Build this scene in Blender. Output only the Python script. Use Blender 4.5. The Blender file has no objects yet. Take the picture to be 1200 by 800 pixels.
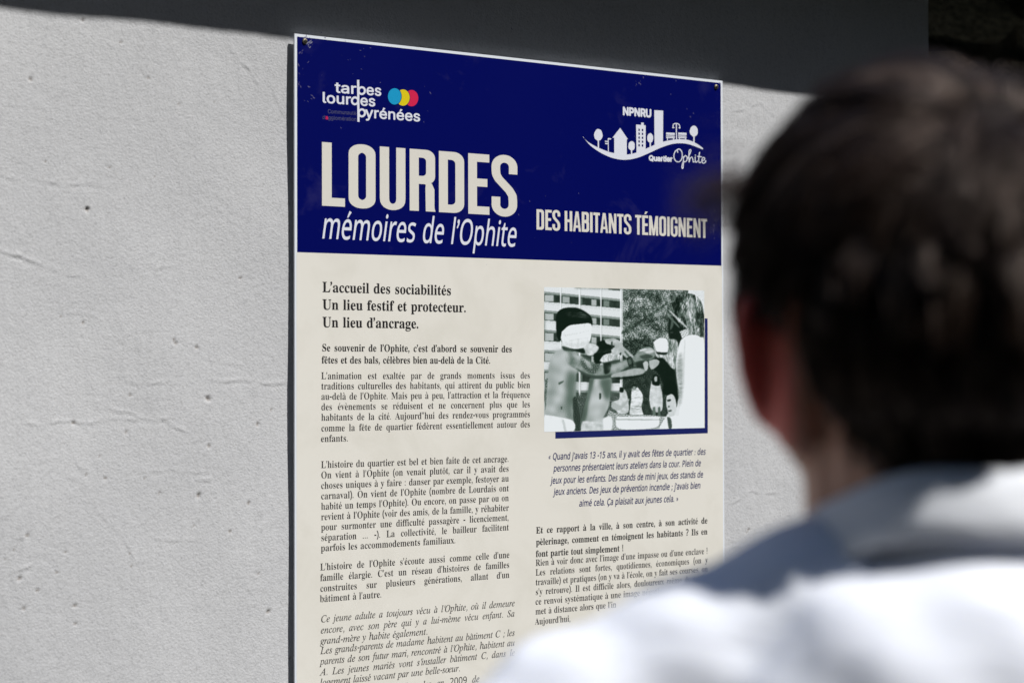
import bpy, math, random
import numpy as np
from mathutils import Vector
from mathutils.geometry import delaunay_2d_cdt

random.seed(7)
rng = np.random.default_rng(11)
SC = bpy.context.scene
COL = SC.collection

# ------------------------------------------------------------------ camera
YAW, PITCH, ROLL = math.radians(35.333), math.radians(0.964), math.radians(-0.1334)
FPX = 2333.0                       # focal length in pixels of a 1200 px wide frame (a 70 mm lens)
FW = np.array([math.sin(YAW)*math.cos(PITCH), math.cos(YAW)*math.cos(PITCH), math.sin(PITCH)])
RT0 = np.array([math.cos(YAW), -math.sin(YAW), 0.0])
UP0 = np.cross(RT0, FW)
RT = math.cos(ROLL)*RT0 + math.sin(ROLL)*UP0
UP = -math.sin(ROLL)*RT0 + math.cos(ROLL)*UP0
CAM = np.array([0.0, -2.503, 1.6])
cam = bpy.data.cameras.new('camera')
cam.lens = FPX/1200*36
cam.sensor_width = 36
cam.clip_start = 0.05
cam.clip_end = 500
cam.dof.use_dof = True
cam.dof.focus_distance = 3.0
cam.dof.aperture_fstop = 4.5
cam.dof.aperture_blades = 9
camo = bpy.data.objects.new('camera', cam)
COL.objects.link(camo)
from mathutils import Matrix
camo.matrix_world = Matrix(((RT[0], UP[0], -FW[0], CAM[0]), (RT[1], UP[1], -FW[1], CAM[1]),
                            (RT[2], UP[2], -FW[2], CAM[2]), (0, 0, 0, 1)))
SC.camera = camo

# ------------------------------------------------------------------ light
SUN = np.array([0.50, -1.0, 1.60]); SUN /= np.linalg.norm(SUN)
elev = math.asin(SUN[2]); azim = math.atan2(SUN[0], SUN[1])
w = bpy.data.worlds.new('World'); SC.world = w; w.use_nodes = True
nt = w.node_tree
bg = nt.nodes['Background']; bg.inputs[1].default_value = 0.15
sky = nt.nodes.new('ShaderNodeTexSky'); sky.sky_type = 'NISHITA'; sky.sun_disc = False
sky.sun_elevation = elev; sky.sun_rotation = azim; sky.altitude = 400; sky.air_density = 0.9; sky.dust_density = 0.6; sky.ozone_density = 0.5
nt.links.new(sky.outputs[0], bg.inputs[0])
sl = bpy.data.lights.new('sun', 'SUN'); sl.energy = 5.0; sl.angle = math.radians(0.53); sl.color = (1.0, 0.98, 0.95)
so = bpy.data.objects.new('sun', sl); COL.objects.link(so)
so.rotation_euler = Vector(SUN).to_track_quat('Z', 'Y').to_euler(); so.location = (2, -4, 6)
SC.view_settings.view_transform = 'Standard'; SC.view_settings.look = 'None'
SC.view_settings.exposure = 0.17; SC.view_settings.gamma = 1.0; SC.view_settings.use_curve_mapping = False

# ------------------------------------------------------------------ helpers
def at(x, y, Y=-0.015):
    """point of the plane y=Y seen at pixel x, y of the 1200x800 frame"""
    d = FW + (x-600)/FPX*RT - (y-400)/FPX*UP
    return CAM + d*(Y-CAM[1])/d[1]

def mesh_np(name, V, F, mat=None, parent=None, smooth=False):
    me = bpy.data.meshes.new(name)
    V = np.asarray(V, dtype=np.float32)
    if isinstance(F, np.ndarray):
        n, k = F.shape
        me.vertices.add(len(V)); me.vertices.foreach_set('co', V.ravel())
        me.loops.add(n*k); me.loops.foreach_set('vertex_index', F.astype(np.int32).ravel())
        me.polygons.add(n); me.polygons.foreach_set('loop_start', (np.arange(n)*k).astype(np.int32))
        me.polygons.foreach_set('loop_total', np.full(n, k, dtype=np.int32))
        me.update(calc_edges=True); me.validate()
    else:
        me.from_pydata([tuple(map(float, v)) for v in V], [], F); me.update()
    if smooth:
        me.polygons.foreach_set('use_smooth', [True]*len(me.polygons))
    o = bpy.data.objects.new(name, me)
    COL.objects.link(o)
    if mat: me.materials.append(mat)
    if parent is not None: o.parent = parent
    return o

def empty(name, loc, label=None, cat=None):
    o = bpy.data.objects.new(name, None); COL.objects.link(o); o.location = loc
    o.empty_display_size = 0.1
    if label: o['label'] = label; o['category'] = cat
    return o

class Mb:
    def __init__(s): s.v = []; s.f = []
    def box(s, a, b):
        n = len(s.v)
        for x in (a[0], b[0]):
            for y in (a[1], b[1]):
                for z in (a[2], b[2]): s.v.append((x, y, z))
        for q in ((0,1,3,2),(4,6,7,5),(0,4,5,1),(2,3,7,6),(0,2,6,4),(1,5,7,3)):
            s.f.append(tuple(n+i for i in q))
        return s
    def build(s, name, mat, parent=None, smooth=False):
        return mesh_np(name, s.v, s.f, mat, parent, smooth)

def mat(name, col, rough=0.6, spec=0.5, **kw):
    m = bpy.data.materials.new(name); m.use_nodes = True
    b = m.node_tree.nodes['Principled BSDF']
    b.inputs['Base Color'].default_value = (*col, 1)
    b.inputs['Roughness'].default_value = rough
    b.inputs['Specular IOR Level'].default_value = spec
    for k, v in kw.items(): b.inputs[k].default_value = v
    return m

def add_noise(m, scale, c0, c1, lo=0.35, hi=0.65, detail=6, bump=0.0, bscale=None, dist=0.001, stretch=None):
    """noise between two base colours plus optional bump"""
    t = m.node_tree; b = t.nodes['Principled BSDF']
    tc = t.nodes.new('ShaderNodeTexCoord'); src = tc.outputs['Object']
    if stretch:
        mp = t.nodes.new('ShaderNodeMapping'); mp.inputs['Scale'].default_value = stretch
        t.links.new(src, mp.inputs[0]); src = mp.outputs[0]
    n = t.nodes.new('ShaderNodeTexNoise'); n.inputs['Scale'].default_value = scale; n.inputs['Detail'].default_value = detail
    t.links.new(src, n.inputs['Vector'])
    r = t.nodes.new('ShaderNodeValToRGB')
    r.color_ramp.elements[0].position = lo; r.color_ramp.elements[0].color = (*c0, 1)
    r.color_ramp.elements[1].position = hi; r.color_ramp.elements[1].color = (*c1, 1)
    t.links.new(n.outputs['Fac'], r.inputs[0]); t.links.new(r.outputs[0], b.inputs['Base Color'])
    if bump:
        n2 = t.nodes.new('ShaderNodeTexNoise'); n2.inputs['Scale'].default_value = bscale or scale*4; n2.inputs['Detail'].default_value = 5
        t.links.new(src, n2.inputs['Vector'])
        bp = t.nodes.new('ShaderNodeBump'); bp.inputs['Strength'].default_value = bump; bp.inputs['Distance'].default_value = dist
        t.links.new(n2.outputs['Fac'], bp.inputs['Height']); t.links.new(bp.outputs[0], b.inputs['Normal'])
    return r

def structure(o): o['kind'] = 'structure'; return o

# ------------------------------------------------------------------ ground
m_ground = mat('asphalt', (.07, .068, .065), .9)
add_noise(m_ground, 3, (.07, .067, .062), (.10, .097, .09), bump=.6, bscale=250, dist=.003)
g = mesh_np('ground', [(-120,-120,0),(120,-120,0),(120,120,0),(-120,120,0)], [(0,1,2,3)], m_ground); structure(g)
# unseen slope added behind the viewer to block low sky and deepen wall shade
m_blocker = mat('sky_blocker_surface', (.04, .05, .025), .95, .1); add_noise(m_blocker, 1.5, (.02, .026, .012), (.05, .056, .03), bump=.8, bscale=8, dist=.3)
V = []; F = []; na, nr = 60, 26
for i in range(na+1):
    a = math.pi+math.pi*1.0*i/na
    for j in range(nr):
        r = 6+j*.8+(j > 12)*(j-12)*1.5; u = min(1, (r-6)/7)
        hh = 13.8*u*u*(3-2*u)+max(0, r-13)*.25+.35*math.sin(r*1.7+a*9)*u+.3*math.sin(a*23)*u
        V.append((1+r*math.cos(a), 1.5+r*math.sin(a), hh-.02))
for i in range(na):
    for j in range(nr-1): F.append((i*nr+j, i*nr+j+1, (i+1)*nr+j+1, (i+1)*nr+j))
structure(mesh_np('sky_blocking_slope', V, F, m_blocker, None, True))
m_pave = mat('pavement_concrete', (.2, .195, .185), .9)
add_noise(m_pave, 5, (.15, .148, .14), (.2, .195, .185), bump=.5, bscale=180, dist=.003)
p = Mb()
for i in range(26):
    x0 = -4+i*0.5
    for j in range(2):
        p.box((x0+.004, -1.0+j*.5+.004, 0.0), (x0+.496, -.5+j*.5-.004, .10+random.uniform(-.001, .001)))
structure(p.build('pavement', m_pave))

# ------------------------------------------------------------------ house: rendered wall, its corner and its eave
ZS = 2.074                         # height where the eave's shadow ends on the wall
XE = 2.6985                        # right-hand corner of the rendered wall
house = empty('house', (1.0, .2, 0), 'pale rendered house wall carrying the blue and cream panel, shaded on top by its eave', 'house')
HL = np.array([1.0, .2, 0])

m_wall = mat('rendered_plaster', (.55, .55, .55), .92, .25)
t = m_wall.node_tree; b = t.nodes['Principled BSDF']
tc = t.nodes.new('ShaderNodeTexCoord')
n1 = t.nodes.new('ShaderNodeTexNoise'); n1.inputs['Scale'].default_value = 2.2; n1.inputs['Detail'].default_value = 7; n1.inputs['Roughness'].default_value = .6
r1 = t.nodes.new('ShaderNodeValToRGB'); r1.color_ramp.elements[0].position = .3; r1.color_ramp.elements[1].position = .72
r1.color_ramp.elements[0].color = (.475, .48, .493, 1); r1.color_ramp.elements[1].color = (.585, .59, .60, 1)
n2 = t.nodes.new('ShaderNodeTexNoise'); n2.inputs['Scale'].default_value = 260; n2.inputs['Detail'].default_value = 4
r2 = t.nodes.new('ShaderNodeValToRGB'); r2.color_ramp.elements[0].position = .33; r2.color_ramp.elements[1].position = .5
r2.color_ramp.elements[0].color = (.86, .86, .86, 1); r2.color_ramp.elements[1].color = (1, 1, 1, 1)
mx = t.nodes.new('ShaderNodeMix'); mx.data_type = 'RGBA'; mx.blend_type = 'MULTIPLY'; mx.inputs[0].default_value = 1
bp = t.nodes.new('ShaderNodeBump'); bp.inputs['Strength'].default_value = .75; bp.inputs['Distance'].default_value = .0009
n3 = t.nodes.new('ShaderNodeTexNoise'); n3.inputs['Scale'].default_value = 330; n3.inputs['Detail'].default_value = 3
at_ = t.nodes.new('ShaderNodeAttribute'); at_.attribute_name = 'grime'
mx2 = t.nodes.new('ShaderNodeMix'); mx2.data_type = 'RGBA'; mx2.inputs[7].default_value = (.16, .12, .085, 1)
L = t.links.new
for n in (n1, n2, n3): L(tc.outputs['Object'], n.inputs['Vector'])
L(n1.outputs['Fac'], r1.inputs[0]); L(n2.outputs['Fac'], r2.inputs[0]); L(r1.outputs[0], mx.inputs[6]); L(r2.outputs[0], mx.inputs[7])
L(at_.outputs['Fac'], mx2.inputs[0]); L(mx.outputs[2], mx2.inputs[6]); L(mx2.outputs[2], b.inputs['Base Color'])
L(n3.outputs['Fac'], bp.inputs['Height']); L(bp.outputs[0], b.inputs['Normal'])

def spec_noise(n, lo, hi, ax=1.0, az=1.0, seed=0):
    """band-limited periodic noise tile (n x n), wavelengths lo..hi in cells, unit deviation"""
    r = np.random.default_rng(seed)
    F = np.fft.rfft2(r.standard_normal((n, n)))
    kz = np.fft.fftfreq(n)[:, None]*az; kx = np.fft.rfftfreq(n)[None, :]*ax
    k = np.hypot(kx, kz); k[0, 0] = 1
    A = np.where((k > 1/hi) & (k < 1/lo), k**-1.0, 0); A[0, 0] = 0
    h = np.fft.irfft2(F*A, (n, n)); return h/h.std()

PX = 0.0024
xs = np.concatenate([np.linspace(-3.0, .88, 40)[:-1], np.arange(.88, XE, PX), [XE]])
zs = np.concatenate([np.linspace(0, 1.12, 20)[:-1], np.arange(1.12, 2.3, PX), np.linspace(2.3, 3.05, 14)])
X, Z = np.meshgrid(xs, zs)
ix = (np.round((X+3)/PX).astype(int)) % 1024; iz = (np.round(Z/PX).astype(int)) % 1024
fade = np.clip((X-.86)/.05, 0, 1)*np.clip((Z-1.1)/.05, 0, 1)*np.clip((2.36-Z)/.05, 0, 1)
h = .00004*spec_noise(1024, 2.6, 9, seed=1)[iz, ix]*fade
h += .00005*spec_noise(1024, 6, 30, seed=2)[iz, ix]*fade
h += .00010*spec_noise(1024, 12, 160, .35, 1.6, seed=3)[iz, ix]*fade
big = spec_noise(1024, 80, 500, .7, 1.2, seed=4)
h += .0009*big[iz, ix]*fade
tr = spec_noise(1024, 25, 200, .5, 1.5, seed=5)[iz, ix]      # thin trowel laps where this field crosses zero
h += .00028*np.exp(-(tr/.035)**2)*(spec_noise(1024, 60, 300, seed=6)[iz, ix] > .9)*fade
grime = np.zeros_like(h)
def local(x, z, r):
    i0, i1 = np.searchsorted(xs, [x-r, x+r]); j0, j1 = np.searchsorted(zs, [z-r, z+r])
    return slice(j0, j1), slice(i0, i1)
pits = [(101,246,3),(242,467,3.4),(85,495,2.6),(146,506,2),(243,522,2.4),(116,534,1.6),(300,497,2.6),(316,480,2),(231,580,3.2),(289,589,2.6),
 (267,622,2.2),(30,627,2.6),(75,646,1.8),(150,648,1.4),(65,670,2),(21,677,2.8),(26,712,2.2),(86,709,2.6),(87,730,2.2),(312,716,3),(42,691,2.2),
 (152,663,1.4),(300,672,1.8),(225,616,1.6),(185,577,1.8),(151,463,2),(204,402,2.4),(229,407,2.4),(100,245,2.6),(35,93,2.6),(96,24,2.2),(140,50,1.8),
 (172,92,2),(127,197,1.8),(180,207,1.5),(280,326,2.2),(96,378,2.2),(202,398,2),(70,371,1.4),(208,123,1.8),(52,190,1.6),(249,120,1.4),(292,460,1.2),
 (875,620,2.2),(873,623,1.4),(338,770,1.6),(860,150,1.2),(122,560,2.2),(100,556,1.8),(168,560,1.4),(330,560,1.2),(14,644,1.6),(5,655,1.4)]
for k in range(55):
    pits.append((random.uniform(-10, 335) if random.random() < .8 else random.uniform(850, 1080), random.uniform(0, 820), random.uniform(.5, 1.1)))
for px, py, r in pits:
    q = at(px, py, 0); rad = r*.00098; s = local(q[0], q[2], rad*4)
    dx = (X[s]-q[0]); dz = (Z[s]-q[2]); a = random.uniform(0, 3.1)
    u = dx*math.cos(a)+dz*math.sin(a); v = -dx*math.sin(a)+dz*math.cos(a)
    d2 = (u/(rad*1.25))**2+(v/(rad*.85))**2
    h[s] -= min(.003, rad*.8)*np.exp(-d2**1.6)
    h[s] += .00015*np.exp(-((np.sqrt(d2)-1.7)/.5)**2)*(.3+np.clip(u/rad, -1, 1)*.5+.5)
    if r > 1.3: grime[s] = np.maximum(grime[s], .6*np.exp(-d2**2))
ridges = [([(0,294),(20,298),(37,305)],.0008),([(37,305),(60,315),(95,325)],.0004),([(30,495),(90,494),(165,489),(190,490),(215,505)],.0005),
 ([(150,447),(192,449)],.0006),([(245,444),(330,449)],.0006),([(128,478),(150,482),(172,488)],.0005),([(80,522),(95,550)],.0004),
 ([(10,600),(60,545),(85,560)],.0003),([(160,550),(240,552)],.0003),([(115,470),(100,470)],.0003),([(180,630),(230,634)],.0004),
 ([(15,668),(32,661)],.0007),([(20,630),(30,626)],.0006),([(232,562),(242,560)],.0007),([(218,517),(240,512)],.0003),([(110,590),(150,640),(160,660)],.00035),
 ([(0,205),(60,214),(110,217)],.0004),([(0,120),(50,128)],.0003),([(270,60),(290,80),(300,95)],.0005),([(165,80),(178,100)],.0004),([(318,100),(330,130)],.0004),
 ([(250,240),(270,260)],.0004),([(160,315),(200,312)],.0003),([(240,420),(280,428)],.0004),([(860,130),(890,122),(905,135)],.0005),
 ([(852,590),(880,575),(905,578)],.0005),([(855,640),(890,636)],.0003),([(60,360),(110,372)],.0003),([(290,690),(298,700)],.0006)]
for pl, amp in ridges:
    P = np.array([at(x, y, 0)[[0, 2]] for x, y in pl])
    for a, c in zip(P[:-1], P[1:]):
        L_ = np.hypot(*(c-a)); mid = (a+c)/2; s = local(mid[0], mid[1], L_/2+.012)
        dx = X[s]-a[0]; dz = Z[s]-a[1]; d = (c-a)/L_; u = dx*d[0]+dz*d[1]
        v = -dx*d[1]+dz*d[0]+.0018*np.sin(u*90)
        prof = np.exp(-(v/.0022)**2)-.6*np.exp(-((v+.004)/.003)**2)
        h[s] += 1.25*amp*(.55+.5*np.sin(u*160+mid[0]*50)*np.sin(u*61))*prof*np.exp(-(np.clip(np.maximum(-u, u-L_), 0, 1)/.004)**2)
V = np.stack([X-HL[0], -h-HL[1]-.0045, Z], -1).reshape(-1, 3)
ny, nx = X.shape; idx = np.arange(ny*nx).reshape(ny, nx)
F = np.stack([idx[:-1, :-1], idx[:-1, 1:], idx[1:, 1:], idx[1:, :-1]], -1).reshape(-1, 4)
# close the wall into a solid: side returns and back
V = np.concatenate([V, np.array([(xx-HL[0], .3-HL[1], zz) for xx in (-3.0, XE) for zz in (0, 3.05)])])
nb = ny*nx
wall = mesh_np('wall', V, F, m_wall, house, True)
a = wall.data.attributes.new('grime', 'FLOAT', 'POINT'); a.data.foreach_set('value', np.concatenate([grime.ravel(), np.zeros(4)]).astype(np.float32))
e = Mb(); e.box((XE-.3-HL[0], -HL[1]+.002, 0), (XE-.0005-HL[0], .3-HL[1], 3.05)); e.box((-3.0-HL[0], -HL[1]+.002, 0), (XE-.3-HL[0], .3-HL[1], 3.05))
e.build('wall_body', m_wall, house)

m_soffit = mat('weathered_eave_boards', (.11, .085, .06), .8)
add_noise(m_soffit, 8, (.07, .052, .036), (.13, .1, .07), bump=.3, bscale=60, stretch=(.3, 3, 1))
D = .34; ze = ZS+(D+.022)*SUN[2]/(-SUN[1])
for k in range(5):
    e = Mb(); y0 = -D+k*.069
    e.box((-3.4-HL[0], y0+.0015-HL[1], ze), (6.2-HL[0], y0+.0665-HL[1], ze+.022)); e.build('eave_board', m_soffit, house)
m_fascia = mat('painted_fascia', (.3, .29, .27), .6)
e = Mb(); e.box((-3.4-HL[0], -D-.022-HL[1], ze-.0), (6.2-HL[0], -D-.0015-HL[1], ze+.16)); e.build('fascia', m_fascia, house)
m_tile = mat('roof_slate', (.06, .062, .066), .7); add_noise(m_tile, 12, (.04, .042, .045), (.08, .082, .088), bump=.4)
e = Mb()
n = len(e.v)
e.v += [(-3.4-1, -D-.05-.2, ze+.165), (6.2-1, -D-.05-.2, ze+.165), (6.2-1, 2.3, ze+1.9), (-3.4-1, 2.3, ze+1.9),
        (-3.4-1, -D-.05-.2, ze+.195), (6.2-1, -D-.05-.2, ze+.195), (6.2-1, 2.3, ze+1.93), (-3.4-1, 2.3, ze+1.93)]
e.f += [(3,2,1,0),(4,5,6,7),(0,1,5,4),(1,2,6,5),(2,3,7,6),(3,0,4,7)]
e.build('roof', m_tile, house)

# ------------------------------------------------------------------ rough stone wall beyond the corner
m_stone = mat('dark_rubble_stone', (.08, .072, .05), .95, .2)
add_noise(m_stone, 14, (.12, .11, .075), (.42, .385, .27), lo=.3, hi=.7, detail=8, bump=.9, bscale=60, dist=.01)
m_mortar = mat('old_mortar', (.06, .054, .042), .95, .2); add_noise(m_mortar, 30, (.08, .07, .05), (.16, .145, .11), bump=.8, bscale=90, dist=.006)
SW = empty('stone_wall', (3.6, .62, 0), 'dark rough rubble stone wall in shade behind the corner of the rendered wall', 'wall')
e = Mb(); e.box((-1.2, .02, 0), (2.6, .4, 3.3)); e.build('mortar', m_mortar, SW)
stone_meshes = []
for k in range(8):
    r = np.random.default_rng(100+k)
    me = bpy.data.meshes.new('stone')
    import bmesh
    bm = bmesh.new(); bmesh.ops.create_cube(bm, size=1); bmesh.ops.subdivide_edges(bm, edges=bm.edges[:], cuts=1, use_grid_fill=True)
    for v in bm.verts:
        c = v.co.copy(); L3 = max(abs(c.x), abs(c.y), abs(c.z))
        c *= 1-.16*(abs(c.x)*abs(c.z)*4+abs(c.y)*abs(c.z)*1.5+abs(c.x)*abs(c.y)*1.5)
        v.co = c+Vector(r.uniform(-.055, .055, 3))
    bm.to_mesh(me); bm.free(); me.materials.append(m_stone)
    stone_meshes.append(me)
z = 0.02; cnt = 0
while z < 3.25:
    hh = random.uniform(.13, .20); x = -1.15+random.uniform(0, .05)
    while x < 2.55:
        ww = random.uniform(.17, .36)
        if cnt < 290:
            o = bpy.data.objects.new('stone', stone_meshes[random.randrange(8)]); COL.objects.link(o); o.parent = SW; cnt += 1
            o.location = (x+ww/2, random.uniform(-.012, .012)+.03, z+hh/2)
            o.scale = (ww-.012, random.uniform(.09, .12), hh-.012)
            o.rotation_euler = (0, random.uniform(-.05, .05), 0)
        x += ww
    z += hh

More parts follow.
